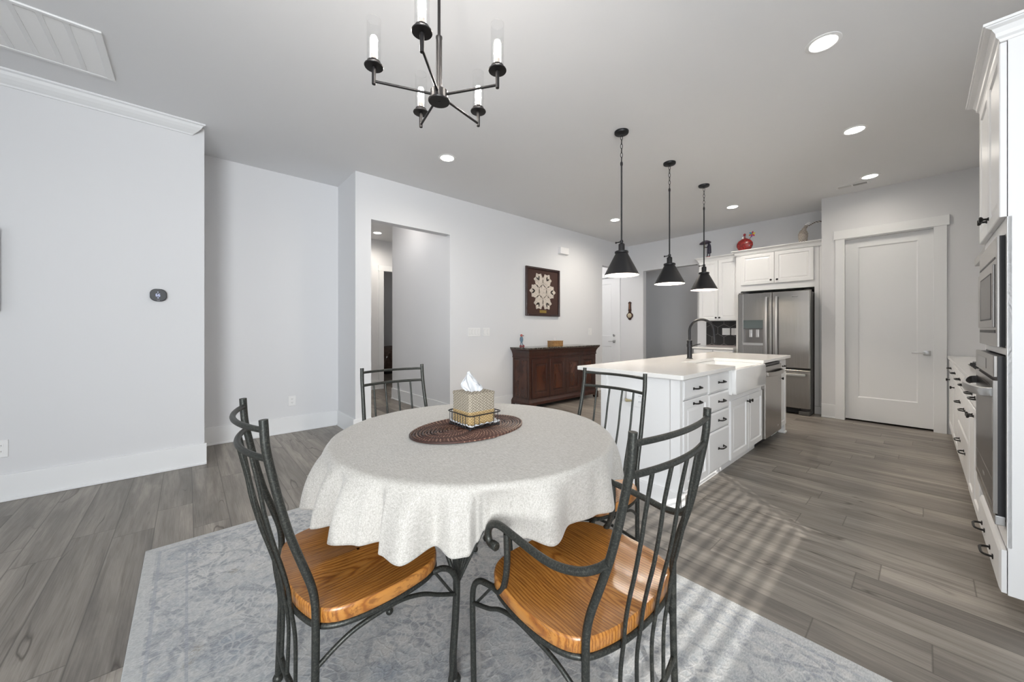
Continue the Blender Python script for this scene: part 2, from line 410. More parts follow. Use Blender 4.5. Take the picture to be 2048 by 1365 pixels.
M['frame_wood'] = mk_darkwood('dark_frame_wood', ((.020, .010, .010), (.045, .020, .018)), (4, 4, 4))
M['mat_board'] = simple('brown_velvet_mat', (.058, .028, .022), .95, bump=.3, bscale=300)
def mk_granite():
    m, nt, b = mat('dark_granite'); T = NT(nt); g = T.n('ShaderNodeTexCoord').outputs['Object']
    v = T.n('ShaderNodeTexVoronoi', {'Scale': 90.0, 'Vector': g}).outputs['Color']
    T.link(T.mix(T.ramp(T.noise(g, 70, 3), [(.45, (0,)*3), (.6, (1,)*3)]), (.012, .012, .012), (.18, .16, .13)), b.inputs['Base Color']); b.inputs['Roughness'].default_value = .12; return m
M['granite'] = mk_granite()
def mk_weave(name, c0, c1, c2, sc=55):
    m, nt, b = mat(name); T = NT(nt); g = T.n('ShaderNodeTexCoord').outputs['Object']
    sep = T.n('ShaderNodeSeparateXYZ', {0: g}); h = T.math('ADD', sep.outputs[0], T.math('MULTIPLY', sep.outputs[1], 1.0)); z = sep.outputs[2]
    tri = T.math('MULTIPLY', T.math('PINGPONG', h, .010), 1.3)
    zz = T.math('FRACT', T.math('MULTIPLY', T.math('ADD', z, tri), 80.0))
    n_ = T.noise(g, 160, 3, .7)
    col = T.ramp(T.math('ADD', T.math('MULTIPLY', zz, .7), T.math('MULTIPLY', n_, .45)), [(.28, c0), (.46, c1), (.72, c2)])
    T.link(col, b.inputs['Base Color']); b.inputs['Roughness'].default_value = .8
    T.link(T.bump(zz, .6, .002), b.inputs['Normal']); return m
M['weave'] = mk_weave('grey_seagrass_weave', (.09, .072, .05), (.24, .20, .145), (.46, .41, .33))
M['weave2'] = mk_weave('golden_seagrass_weave', (.15, .085, .03), (.34, .22, .085), (.52, .38, .19))
def mk_rattan():
    m, nt, b = mat('brown_rattan_coil'); T = NT(nt); g = T.n('ShaderNodeTexCoord').outputs['Object']
    n1 = T.noise(g, 8, 2); n2 = T.noise(g, 260, 2, .7)
    sep = T.n('ShaderNodeSeparateXYZ', {0: g}); a = T.math('ARCTAN2', sep.outputs[1], T.math('MULTIPLY', sep.outputs[0], 1.5))
    ex = T.math('DIVIDE', sep.outputs[0], .189); ey = T.math('DIVIDE', sep.outputs[1], .286)
    rho = T.math('MULTIPLY', T.math('SQRT', T.math('ADD', T.math('MULTIPLY', ex, ex), T.math('MULTIPLY', ey, ey))), 15.0)
    fr = T.math('ABSOLUTE', T.math('SUBTRACT', T.math('FRACT', rho), .5))
    gap = T.ramp(fr, [(.30, (0,)*3), (.46, (1,)*3)])
    d = T.math('FRACT', T.math('ADD', T.math('MULTIPLY', a, 13.0), T.math('MULTIPLY', T.math('FLOOR', rho), .5)))
    spot = T.math('MULTIPLY', T.math('GREATER_THAN', d, .62), T.math('GREATER_THAN', n2, .50))
    c = T.mix(n1, (.040, .016, .012), (.105, .042, .030))
    c = T.mix(T.math('MULTIPLY', gap, .8), c, (.012, .006, .005)); T.link(T.mix(T.math('MULTIPLY', T.math('MULTIPLY', spot, T.math('LESS_THAN', fr, .25)), .8), c, (.50, .32, .22)), b.inputs['Base Color']); b.inputs['Roughness'].default_value = .45; return m
M['rattan'] = mk_rattan()
def mk_hex():
    m, nt, b = mat('black_hex_tile'); T = NT(nt)
    pos = T.n('ShaderNodeNewGeometry').outputs['Position']; sep = T.n('ShaderNodeSeparateXYZ', {0: pos})
    # pointy-top hexagons, pitch .205 wide
    Pw = .204; s = 1/Pw
    def cell(ox, oy):
        x = T.math('MULTIPLY', T.math('ADD', sep.outputs[0], 2.52+Pw*20+ox), s); y = T.math('MULTIPLY', T.math('ADD', sep.outputs[2], -1.20+Pw*.8660254+oy+Pw*1.7320508*20), s/1.7320508)
        fx = T.math('SUBTRACT', T.math('FRACT', x), .5); fy = T.math('MULTIPLY', T.math('SUBTRACT', T.math('FRACT', y), .5), 1.7320508)
        ax = T.math('ABSOLUTE', fx); ay = T.math('ABSOLUTE', fy)
        return T.math('MAXIMUM', ax, T.math('ADD', T.math('MULTIPLY', ax, .5), T.math('MULTIPLY', ay, .8660254)))
    d = T.math('MINIMUM', cell(0, 0), cell(Pw/2, Pw*.8660254))
    grout = T.math('GREATER_THAN', d, .487)
    T.link(T.mix(grout, (.020, .019, .019), (.20, .19, .185)), b.inputs['Base Color']); b.inputs['Roughness'].default_value = .32; return m
M['hex'] = mk_hex()
def mk_glass():
    m, nt, b = mat('clear_glass'); nt.nodes.remove(b); T = NT(nt)
    out = [n for n in nt.nodes if n.type == 'OUTPUT_MATERIAL'][0]
    tr = T.n('ShaderNodeBsdfTransparent', {0: (.97, .97, .97, 1)}); gl = T.n('ShaderNodeBsdfGlossy', {0: (1, 1, 1, 1), 'Roughness': .03})
    lw = T.n('ShaderNodeLayerWeight', {'Blend': .35})
    mx = T.n('ShaderNodeMixShader'); T.link(T.math('MULTIPLY', lw.outputs['Fresnel'], .22), mx.inputs[0]); T.link(tr.outputs[0], mx.inputs[1]); T.link(gl.outputs[0], mx.inputs[2]); T.link(mx.outputs[0], out.inputs[0]); return m
M['glass'] = mk_glass()
# ================================================================ THE SETTING
CEIL = 3.048
struct('floor', MB().box(-11.6, 2.7, -3.7, 9.4, -.08, 0), M['floor'])
struct('ceiling', MB().box(-11.6, 2.7, -3.7, 9.4, CEIL, CEIL+.1), M['ceiling'])
struct('wall_left', MB().box(-5.115, -4.345, -3.6, .11, 0, CEIL), M['wall'])
struct('wall_left_recess', MB().box(-5.115, -4.995, .11, 1.44, 0, CEIL), M['wall'])
struct('wall_left_return', MB().box(-7.41, -4.345, 1.44, 1.62, 0, CEIL), M['wall'])
struct('wall_left_opening', MB().box(-4.465, -4.345, 1.62, 2.703, 2.526, CEIL).box(-4.465, -4.345, 2.703, 6.287, 0, CEIL).box(-4.465, -4.345, 6.287, 7.265, 2.52, CEIL), M['wall'])
struct('wall_hall_side', MB().box(-6.25, -4.465, 2.703, 2.82, 0, CEIL).box(-6.25, -6.13, 2.82, 4.6, 0, CEIL).box(-7.41, -6.13, 4.6, 4.72, 0, CEIL), M['wall'])
struct('wall_hall_end', MB().box(-7.53, -7.41, 1.44, 3.01, 0, CEIL).box(-7.53, -7.41, 3.01, 3.85, 2.43, CEIL).box(-7.53, -7.41, 3.85, 9.3, 0, CEIL), M['wall'])
struct('wall_bedroom', MB().box(-11.2, -11.08, 1.3, 6.2, 0, CEIL).box(-11.1, -7.53, 1.3, 1.42, 0, CEIL).box(-11.1, -7.53, 6.1, 6.2, 0, CEIL), M['wall'])
struct('wall_back_hall', MB().box(-6.0, -5.88, 4.72, 7.265, 0, CEIL).box(-6.0, -4.465, 4.72, 4.84, 0, CEIL), M['wall'])
struct('wall_back', MB().box(-7.41, -5.54, 7.265, 7.385, 0, CEIL).box(-5.54, -4.64, 7.265, 7.385, 2.425, CEIL).box(-4.64, -3.99, 7.265, 7.385, 0, CEIL)
       .box(-3.99, -2.88, 7.265, 7.385, 2.465, CEIL).box(-2.88, -.846, 7.265, 7.385, 0, CEIL), M['wall'])
struct('wall_back_room', MB().box(-5.0, -2.0, 9.0, 9.12, 0, CEIL).box(-5.12, -5.0, 7.385, 9.12, 0, CEIL).box(-2.0, -1.88, 7.385, 9.12, 0, CEIL), M['wall'])
struct('wall_pantry', MB().box(-.966, -.735, 6.64, 6.76, 0, CEIL).box(-.735, .075, 6.64, 6.76, 2.44, CEIL).box(.075, .95, 6.64, 6.76, 0, CEIL)
       .box(-.966, -.846, 6.76, 7.265, 0, CEIL), M['wall'])
struct('wall_right', MB().box(.81, .93, 2.72, 6.64, 0, CEIL), M['wall'])
struct('wall_nook', MB().box(.81, 2.6, 2.60, 2.72, 0, CEIL), M['wall'])
WY0, WY1, WZ0, WZ1 = -1.75, .32, 1.70, 2.30
struct('wall_nook_side', MB().box(2.5, 2.62, -3.6, WY0, 0, CEIL).box(2.5, 2.62, WY1, 2.72, 0, CEIL).box(2.5, 2.62, WY0, WY1, 0, WZ0).box(2.5, 2.62, WY0, WY1, WZ1, CEIL), M['wall'])
struct('wall_rear', MB().box(-4.5, 2.6, -3.6, -3.48, 0, CEIL), M['wall'])
# nook window with blinds (the sun stripes on the floor come through it)
w = MB()
for a in (WY0, WY1-.04): w.box(2.52, 2.58, a, a+.04, WZ0, WZ1)
w.box(2.52, 2.58, WY0, WY1, WZ0, WZ0+.04).box(2.52, 2.58, WY0, WY1, WZ1-.04, WZ1)
win = struct('window_1', w, M['trim'])
sl = MB(); z = WZ0+.03
while z < WZ1:
    c, s_ = math.cos(math.radians(-5)), math.sin(math.radians(-5))
    for ya_, yb_, hw in [(WY0+.02, WY1-.125, .0235), (WY1-.121, WY1-.104, .010), (WY1-.100, WY1-.02, .036)]:
        sl.add([(2.49-hw*c, ya_, z-hw*s_), (2.49+hw*c, ya_, z+hw*s_), (2.49+hw*c, yb_, z+hw*s_), (2.49-hw*c, yb_, z-hw*s_),
            (2.49-hw*c, ya_, z-hw*s_-.002), (2.49+hw*c, ya_, z+hw*s_-.002), (2.49+hw*c, yb_, z+hw*s_-.002), (2.49-hw*c, yb_, z-hw*s_-.002)],
           [(0, 1, 2, 3), (7, 6, 5, 4), (0, 4, 5, 1), (1, 5, 6, 2), (2, 6, 7, 3), (3, 7, 4, 0)])
    z += .043
struct('window_blind', sl, M['white_plastic'], win)
# baseboards
def bb(mb, x0, x1, y0, y1, face, h=.188):
    """face: outward normal of the board"""
    t = .016; s = .012
    if face == '+x': mb.box(x0, x0+t, y0, y1, 0, h, .003).box(x0+t, x0+t+s, y0, y1, 0, .02, .004)
    if face == '-y': mb.box(x0, x1, y0-t, y0, 0, h, .003).box(x0, x1, y0-t-s, y0-t, 0, .02, .004)
    if face == '+y': mb.box(x0, x1, y0, y0+t, 0, h, .003).box(x0, x1, y0+t, y0+t+s, 0, .02, .004)
    return mb
struct('baseboard_left', bb(MB(), -4.345, 0, -3.48, .126, '+x'), M['trim'])
struct('baseboard_left_recess', bb(bb(MB(), -4.995, 0, .11, 1.44, '+x'), -4.967, -4.345, 1.44, 0, '-y'), M['trim'])
struct('baseboard_left_opening', bb(bb(MB(), -4.345, 0, 1.412, 1.62, '+x'), -4.345, 0, 2.703, 6.287, '+x'), M['trim'])
struct('baseboard_hall', bb(bb(bb(MB(), -6.25, -4.345, 2.703, 0, '-y'), -7.41, 0, 1.62, 2.915, '+x'), -7.382, -4.465, 1.62, 0, '+y'), M['trim'])
struct('baseboard_back', bb(bb(MB(), -4.52, -3.99, 7.265, 0, '-y'), -2.88, -2.73, 7.265, 0, '-y'), M['trim'])
struct('baseboard_pantry', bb(MB(), -.966, -.818, 6.64, 0, '-y'), M['trim'])
# crown moulding on the left wall, ending at the corner
prof = [(0, 2.955), (.010, 2.955), (.016, 2.966), (.030, 2.975), (.052, 2.992), (.070, 3.012), (.080, 3.030), (.096, 3.036), (.096, 3.048), (0, 3.048)]
m = MB(); n = len(prof)
vs = [(-4.345+p[0], -3.48, p[1]) for p in prof]+[(-4.345+p[0], .02+p[0], p[1]) for p in prof]
m.add(vs, [(i, (i+1) % n, n+(i+1) % n, n+i) for i in range(n)]+[tuple(range(n)), tuple(range(2*n-1, n-1, -1))])
struct('trim_1', m, M['trim'])
# door casings
m = MB(); m.box(-.818, -.722, 6.618, 6.64, 0, 2.44, .002).box(.062, .165, 6.618, 6.64, 0, 2.44, .002).box(-.835, .185, 6.612, 6.64, 2.44, 2.56, .003)
m.box(-.735, -.722, 6.63, 6.75, 0, 2.44).box(.062, .075, 6.63, 6.75, 0, 2.44).box(-.735, .075, 6.63, 6.75, 2.428, 2.44)
struct('trim_2', m, M['trim'])
m = MB(); m.box(-4.655, -4.54, 7.245, 7.265, 0, 2.43, .002).box(-5.64, -5.53, 7.245, 7.265, 0, 2.43, .002).box(-5.66, -4.52, 7.24, 7.265, 2.41, 2.515, .003)
struct('trim_3', m, M['trim'])
m = MB(); m.box(-7.41, -7.388, 2.915, 3.012, 0, 2.43, .002).box(-7.41, -7.385, 2.90, 3.96, 2.42, 2.53, .003).box(-7.53, -7.40, 3.01, 3.022, 0, 2.42)
struct('trim_4', m, M['trim'])
# pantry door
t_in = .022
m = MB(); m.panel((-.722, 6.676, t_in), (1, 0, 0), (0, 0, 1), (0, -1, 0), .784, 2.405, [(0, .0), (.0, .002)])
m.panel((-.722, 6.712, t_in), (1, 0, 0), (0, 0, 1), (0, -1, 0), .784, 2.405, [(0, .034), (.002, .036), (.118, .036)])
m = MB()
o = Vector((-.722, 6.712, t_in)); Wd, Hd = .784, 2.405
def doorslab(m, x0, z0, w_, h_, y, rects, t=.036, dep=.009):
    """flat door leaf with recessed rectangular panels (rect = x0,z0,x1,z1 in leaf coordinates)"""
    rects = sorted(rects, key=lambda r: r[1])
    # horizontal bands
    zs = [0]
    for r in rects: zs += [r[1], r[3]]
    zs.append(h_)
    for i in range(0, len(zs), 2): m.box(x0, x0+w_, y, y+t, z0+zs[i], z0+zs[i+1])
    for r in rects:
        m.box(x0, x0+r[0], y, y+t, z0+r[1], z0+r[3]); m.box(x0+r[2], x0+w_, y, y+t, z0+r[1], z0+r[3])
        m.panel((x0+r[0], y+dep+.001, z0+r[1]), (1, 0, 0), (0, 0, 1), (0, -1, 0), r[2]-r[0], r[3]-r[1], [(0, dep), (.012, .001), (.03, .001)])
    return m
doorslab(m, -.722, t_in, .784, 2.405, 6.676, [(.125, .30, .784-.125, 2.29)])
d1 = struct('door_1', m, M['trim'])
def lever(par, c, dirx, ydir=-1, sc=1):
    x, y, z = c
    h = MB().box(x-.030*sc, x+.030*sc, y+ydir*.010, y, z-.030*sc, z+.030*sc, .003)
    h.lathe([(.011, 0), (.011, .045)], (x, y+ydir*.005, z), 14, '-y')
    h.box(x+(.012*dirx if dirx < 0 else -.012), x+dirx*.125*sc, y+ydir*.052, y+ydir*.040, z-.008, z+.008, .003)
    return obj('door_handle', h, M['chrome'], par)
d1h = MB(); lever(d1, (.010, 6.676, .937), -1)
struct('pantry_shadow', MB().box(-.74, .08, 6.74, 6.78, 0, 2.44), M['dark_room']) if False else None
struct('wall_pantry_inner', MB().box(-.846, .81, 7.6, 7.7, 0, CEIL).box(-.9, -.846, 7.265, 7.7, 0, CEIL).box(.75, .81, 6.76, 7.6, 0, CEIL), M['dark_room'])  # near-black wall colour paints in the dark of the closed pantry
# garage / hall door behind the back-left opening
m = MB(); doorslab(m, -5.515, .01, .862, 2.395, 7.283, [(.13, .25, .862-.13, .82), (.13, 1.06, .862-.13, 2.26)])
d2 = struct('door_2', m, M['trim'])
lever(d2, (-4.712, 7.283, .95), -1)
obj('deadbolt', MB().lathe([(.030, 0), (.030, .012), (.024, .018), (0, .018)], (-4.712, 7.283, 1.086), 20, '-y'), M['chrome'], d2)
# backsplash
struct('trim_5', MB().box(-2.718, -2.085, 7.255, 7.265, .914, 1.372), M['hex'])
struct('trim_6', MB().box(-2.718, -2.085, 7.249, 7.256, .914, .934), M['backsplash_edge'])

# ================================================================ CEILING AND WALL FITTINGS
def recessed(x, y, label, power=9, col=(1, .91, .80), proto=[None]):
    if proto[0] is None:
        t = thing('recessed_light', label, 'ceiling light', (x, y, CEIL), 0, 'recessed ceiling lights')
        obj('trim_ring', MB().lathe([(.066, -.001), (.072, -.006), (.090, -.003), (.092, 0)], (x, y, CEIL), 40), M['white_plastic'], t)
        obj('lamp_lens', MB().lathe([(.0, -.0045), (.064, -.0045), (.067, -.002)], (x, y, CEIL), 32), M['lamp'], t)
        proto[0] = t
    else: t = dup(proto[0], (x, y, CEIL), None, label)
    if power:
        l = bpy.data.lights.new('downlight', 'SPOT'); l.energy = power*5.5; l.color = col; l.spot_size = math.radians(172); l.spot_blend = 1; l.shadow_soft_size = .06
        lo = bpy.data.objects.new('downlight', l); COL.objects.link(lo); lo.parent = t; lo.location = (0, 0, -.02)
    return t
recessed(-.432, 3.03, 'recessed ceiling light nearest the camera at the top right', 2)
recessed(-.432, 4.566, 'recessed ceiling light halfway along the right-hand kitchen row', 1.2)
recessed(-.440, 6.088, 'recessed ceiling light beside the small air register by the pantry door', .5)
recessed(-1.907, 6.073, 'recessed ceiling light in front of the refrigerator cabinets', 4)
recessed(-3.43, 5.33, 'recessed ceiling light above the far end of the sideboard', 9)
recessed(-3.375, 2.065, 'recessed ceiling light nearest the hallway opening, left of the chandelier side', 3)
recessed(-6.87, 2.68, 'recessed ceiling light inside the hallway', 5)
for (x, y, p, r_) in ((-5.3, 2.15, 5, .1), (-5.2, 6.0, 16, .1), (-3.4, 8.2, 3, .1), (-9.5, 3.6, 5, .1)):  # unseen point lights; the back-hall one is added to brighten it
    l = bpy.data.lights.new('far_room_light', 'POINT'); l.energy = p; l.color = (1, .95, .9); l.shadow_soft_size = .15
    lo = bpy.data.objects.new('far_room_light', l); COL.objects.link(lo); lo.location = (x, y, 2.9)
# return air grille
x0, x1, y0, y1 = -3.94, -3.345, -1.46, -.398
t = thing('return_air_grille', 'large white louvred return grille on the ceiling near the left wall', 'vent', ((x0+x1)/2, (y0+y1)/2, CEIL))
fr = MB(); fw = .028
fr.box(x0, x0+fw, y0, y1, CEIL-.012, CEIL, .003).box(x1-fw, x1, y0, y1, CEIL-.012, CEIL, .003).box(x0+fw, x1-fw, y0, y0+fw, CEIL-.012, CEIL, .003).box(x0+fw, x1-fw, y1-fw-.012, y1, CEIL-.012, CEIL, .003)
obj('frame', fr, M['white_plastic'], t)
rb = MB(); yy = y1-.145
while yy > y0+.05: rb.box(x0+fw, x1-fw, yy-.013, yy+.013, CEIL-.009, CEIL-.001, .002); yy -= .103
obj('rib', rb, M['white_plastic'], t)
lv = MB(); xx = x0+fw+.006
while xx < x1-fw-.008:
    lv.add([(xx, y0+fw, CEIL-.0085), (xx+.009, y0+fw, CEIL-.0015), (xx+.009, y1-fw, CEIL-.0015), (xx, y1-fw, CEIL-.0085)], [(0, 1, 2, 3)]); xx += .0125
obj('louvre', lv, M['white_plastic'], t)
obj('backing', MB().box(x0+fw, x1-fw, y0+fw, y1-fw, CEIL-.0012, CEIL-.0004), simple('grille_shade', (.30, .30, .31), .8), t)  # grey backing colour puts in the shade between the louvres
# small register
t = thing('air_register', 'small white slotted air register on the ceiling above the pantry door', 'vent', (-.61, 6.28, CEIL))
obj('plate', MB().box(-.775, -.455, 6.225, 6.335, CEIL-.008, CEIL, .003), M['white_plastic'], t)
s1 = MB(); s2 = MB()
for i in range(12): s1.box(-.605+i*.0105, -.599+i*.0105, 6.245, 6.315, CEIL-.0095, CEIL-.0075)
for i in range(12): s2.box(-.745+i*.0105, -.7415+i*.0105, 6.245, 6.315, CEIL-.0095, CEIL-.0075)
obj('slots', s1, M['slot'], t); obj('slots', s2, simple('register_fin', (.40, .39, .38), .5), t)
# television edge
t = thing('television', 'thin dark edge of a wall-mounted television at the left picture edge', 'television', (-4.345, -1.6, 1.35))
obj('panel', MB().box(-4.318, -4.292, -2.4, -1.0, 1.35, 1.938, .004), M['blackplastic'], t)
obj('screen', MB().box(-4.2925, -4.290, -2.385, -1.015, 1.365, 1.925), simple('screen_glass', (.01, .01, .012), .08), t)
obj('wall_mount', MB().box(-4.345, -4.318, -1.85, -1.5, 1.45, 1.85), M['black'], t)
# thermostat
t = thing('thermostat', 'small black rounded thermostat with a lit display on the left wall', 'thermostat', (-4.345, -.190, 1.514))
def rrect(cx, cy, w_, h_, r, n=8):
    out = []
    for (sx, sy, a0) in ((1, 1, 0), (-1, 1, 90), (-1, -1, 180), (1, -1, 270)):
        for k in range(n+1):
            a = math.radians(a0+90*k/n); out.append((cx+sx*(w_/2-r)+r*math.cos(a), cy+sy*(h_/2-r)+r*math.sin(a)))
    return out
obj('body', MB().prism(rrect(-.190, 1.514, .104, .104, .040), -4.345, -4.318, 'yz', .004), simple('gloss_black_plastic', (.01, .011, .014), .4), t)
dg = MB()
def seg7(m, cy, cz, ch, s, xf):
    W_, Hh, tt = .5*s, s, .1*s
    S7 = {'0': 'abcdef', '1': 'bc', '2': 'abged', '3': 'abgcd', '4': 'fgbc', '5': 'afgcd', '6': 'afgedc', '7': 'abc', '8': 'abcdefg', '9': 'abcfgd'}[ch]
    R = {'a': (0, Hh-tt, W_, Hh), 'g': (0, Hh/2-tt/2, W_, Hh/2+tt/2), 'd': (0, 0, W_, tt), 'f': (0, Hh/2, tt, Hh), 'e': (0, 0, tt, Hh/2), 'b': (W_-tt, Hh/2, W_, Hh), 'c': (W_-tt, 0, W_, Hh/2)}
    for c in S7: r = R[c]; m.box(xf, xf+.0004, cy+r[0], cy+r[2], cz+r[1], cz+r[3])
seg7(dg, -.205, 1.502, '6', .022, -4.3178); seg7(dg, -.190, 1.502, '6', .022, -4.3178)
dg.box(-4.3178, -4.3174, -.196, -.186, 1.487, 1.491).box(-4.3178, -4.3174, -.195, -.190, 1.536, 1.541)
obj('display', dg, emis('display_blue_white', (.55, .60, .80), .5), t)
obj('logo_strip', MB().box(-4.3182, -4.3176, -.199, -.180, 1.468, 1.472), simple('grey_print', (.3, .3, .32), .5), t)
# outlets and switches
def plate_x(name, label, cat, xf, y0, y1, z0, z1, kind, n=1, group=None, face=1):
    """plate on a wall facing +x"""
    t = thing(name, label, cat, (xf, (y0+y1)/2, (z0+z1)/2), 0, group)
    obj('cover_plate', MB().box(xf, xf+.006, y0, y1, z0, z1, .002), M['white_plastic'], t)
    w_ = (y1-y0)/n
    for i in range(n):
        c = y0+w_*(i+.5); zc = (z0+z1)/2
        if kind == 'outlet':
            for dz in (-.021, .021):
                obj('receptacle', MB().box(xf+.006, xf+.008, c-.016, c+.016, zc+dz-.014, zc+dz+.014, .001), M['white_plastic'], t)
                s = MB()
                for dy in (-.006, .006): s.box(xf+.0079, xf+.0085, c+dy-.0012, c+dy+.0012, zc+dz-.002, zc+dz+.008)
                s.box(xf+.0079, xf+.0085, c-.002, c+.002, zc+dz-.010, zc+dz-.006); obj('slots', s, M['slot'], t)
        else:
            obj('rocker', MB().box(xf+.006, xf+.010, c-.016, c+.016, zc-.033, zc+.033, .002), M['white_plastic'], t)
            obj('rocker_gap', MB().box(xf+.0055, xf+.0065, c-.018, c+.018, zc-.035, zc+.035), M['slot'] if False else simple('gap_grey', (.5, .5, .5), .6), t)
    return t
plate_x('electrical_outlet', 'white outlet on the left wall at the left picture edge above the baseboard', 'outlet', -4.345, -1.035, -.962, .313, .435, 'outlet')
plate_x('electrical_outlet', 'white outlet low on the recessed wall behind the left dining chair', 'outlet', -4.995, .886, .963, .314, .430, 'outlet')
plate_x('light_switch', 'wide four-gang white switch plate right of the hallway opening', 'switch', -4.345, 3.002, 3.216, 1.122, 1.245, 'sw', 4)
plate_x('light_switch', 'two-gang white switch plate beside the four-gang one', 'switch', -4.345, 3.262, 3.392, 1.122, 1.243, 'sw', 2)
plate_x('light_switch', 'single white switch plate above the far end of the sideboard', 'switch', -4.345, 5.818, 5.925, 1.11, 1.242, 'sw', 1)
t = thing('door_chime', 'small white door chime box high on the wall above the framed lace', 'door chime', (-4.345, 5.07, 2.635))
obj('case', MB().box(-4.345, -4.295, 4.955, 5.187, 2.575, 2.695, .008), M['white_plastic'], t)
obj('mount', MB().box(-4.345, -4.335, 4.945, 5.197, 2.57, 2.70, .002), M['white_plastic'], t)
# back outlets on tiles (face -y)
for (xa, xb, lab, nn) in ((-2.444, -2.318, 'wider white two-gang outlet plate on the black hexagonal tiles', 2), (-2.297, -2.165, 'white outlet plate on the black tiles partly behind the refrigerator side panel', 2)):
    t = thing('electrical_outlet', lab, 'outlet', ((xa+xb)/2, 7.255, 1.18))
    obj('cover_plate', MB().box(xa, xb, 7.249, 7.255, 1.12, 1.243, .002), M['white_plastic'], t)
    w_ = (xb-xa)/nn
    for i in range(nn):
        c = xa+w_*(i+.5)
        obj('rocker', MB().box(c-.017, c+.017, 7.2455, 7.249, 1.148, 1.215, .001), M['white_plastic'], t)
# framed lace
t = thing('framed_lace', 'dark framed cream lace star with a small brass plate, above the sideboard', 'picture', (-4.345, 4.54, 1.86))
ya, yb, za, zb = 4.13, 4.955, 1.445, 2.265
m = MB(); fw = .035
for (a, b, c, d) in ((ya, ya+fw, za, zb), (yb-fw, yb, za, zb), (ya+fw, yb-fw, za, za+fw), (ya+fw, yb-fw, zb-fw, zb)): m.box(-4.345, -4.31, a, b, c, d, .005)
obj('frame', m, M['frame_wood'], t)
obj('mat', MB().box(-4.343, -4.330, ya+fw, yb-fw, za+fw, zb-fw), M['mat_board'], t)
lace = MB(); cy, cz = 4.535, 1.865
poly = []
def petal(m, y, z, ang, l, w_, x=-4.3285):
    pts = []
    for k in range(17):
        tt = k/16; s = math.sin(PI*tt)**.75*w_; pts.append((l*tt, s))
    for k in range(15, 0, -1):
        tt = k/16; s = math.sin(PI*tt)**.75*w_; pts.append((l*tt, -s))
    ca, sa = math.cos(ang), math.sin(ang)
    m.prism([(y+p[0]*ca-p[1]*sa, z+p[0]*sa+p[1]*ca) for p in pts], -4.3298, x, 'yz', .0006)
SY, SZ = .98, 1.12
cent = [(0, 0)]+[(.175*math.cos(a*PI/3+PI/6*0), .175*math.sin(a*PI/3)) for a in range(6)]
hexp = [(0, 0)]+[(math.cos(math.radians(a))*.185*SY, math.sin(math.radians(a))*.185*SZ) for a in (0, 60, 120, 180, 240, 300)]
for (dy, dz) in hexp:
    lace.prism([(cy+dy+.100*math.cos(2*PI*k/28), cz+dz+.112*math.sin(2*PI*k/28)) for k in range(28)], -4.3299, -4.3288, 'yz')
for a in (0, 60, 120, 180, 240, 300):
    oy, oz = cy+math.cos(math.radians(a))*.19*SY, cz+math.sin(math.radians(a))*.19*SZ
    for da in (-52, 0, 52): petal(lace, oy, oz, math.radians(a+da), .128 if da else .135, .040)
def mk_lace():
    m, nt, b = mat('cream_lace'); T = NT(nt); g = T.n('ShaderNodeNewGeometry').outputs['Position']
    n1 = T.noise(g, 36, 3, .6); v = T.n('ShaderNodeTexVoronoi', {'Scale': 34.0, 'Vector': g}, feature='DISTANCE_TO_EDGE').outputs['Distance']
    f = T.math('MULTIPLY', T.ramp(n1, [(.50, (0,)*3), (.60, (1,)*3)]), T.ramp(v, [(.10, (0,)*3), (.2, (1,)*3)]))
    T.link(T.mix(T.math('MULTIPLY', f, .75), (.56, .50, .44), (.22, .19, .17)), b.inputs['Base Color']); b.inputs['Roughness'].default_value = .9; return m
obj('lace', lace, mk_lace(), t)
obj('brass_plate', MB().box(-4.3299, -4.3275, 4.455, 4.62, 1.500, 1.548, .001), simple('dull_brass_plate', (.36, .25, .07), .4, .6), t)
# barometer
t = thing('barometer', 'small dark wooden banjo-shaped wall barometer beyond the hall door', 'barometer', (-4.302, 7.265, 1.42))
bx = -4.300
pr = [(0, 1.425), (.022, 1.435), (.034, 1.465), (.058, 1.49), (.066, 1.52), (.062, 1.55), (.040, 1.575), (.026, 1.595), (.026, 1.62), (.032, 1.64), (.028, 1.66), (.024, 1.72), (.024, 1.78), (.032, 1.80), (.026, 1.815), (0, 1.832)]
obj('case', MB().prism([(bx+p[0]*1.15, p[1]) for p in pr]+[(bx-p[0]*1.15, p[1]) for p in pr[-2:0:-1]], 7.265, 7.243, 'xz', .004), M['cherry'], t)
obj('dial', MB().lathe([(.050, 0), (.050, .006), (.044, .010), (0, .010)], (bx, 7.243, 1.523), 28, '-y'), simple('dial_cream', (.48, .42, .30), .4, .2), t)
obj('tube', MB().box(bx-.012, bx+.012, 7.238, 7.244, 1.66, 1.79, .002), simple('thermometer_brown', (.22, .10, .05), .35), t)
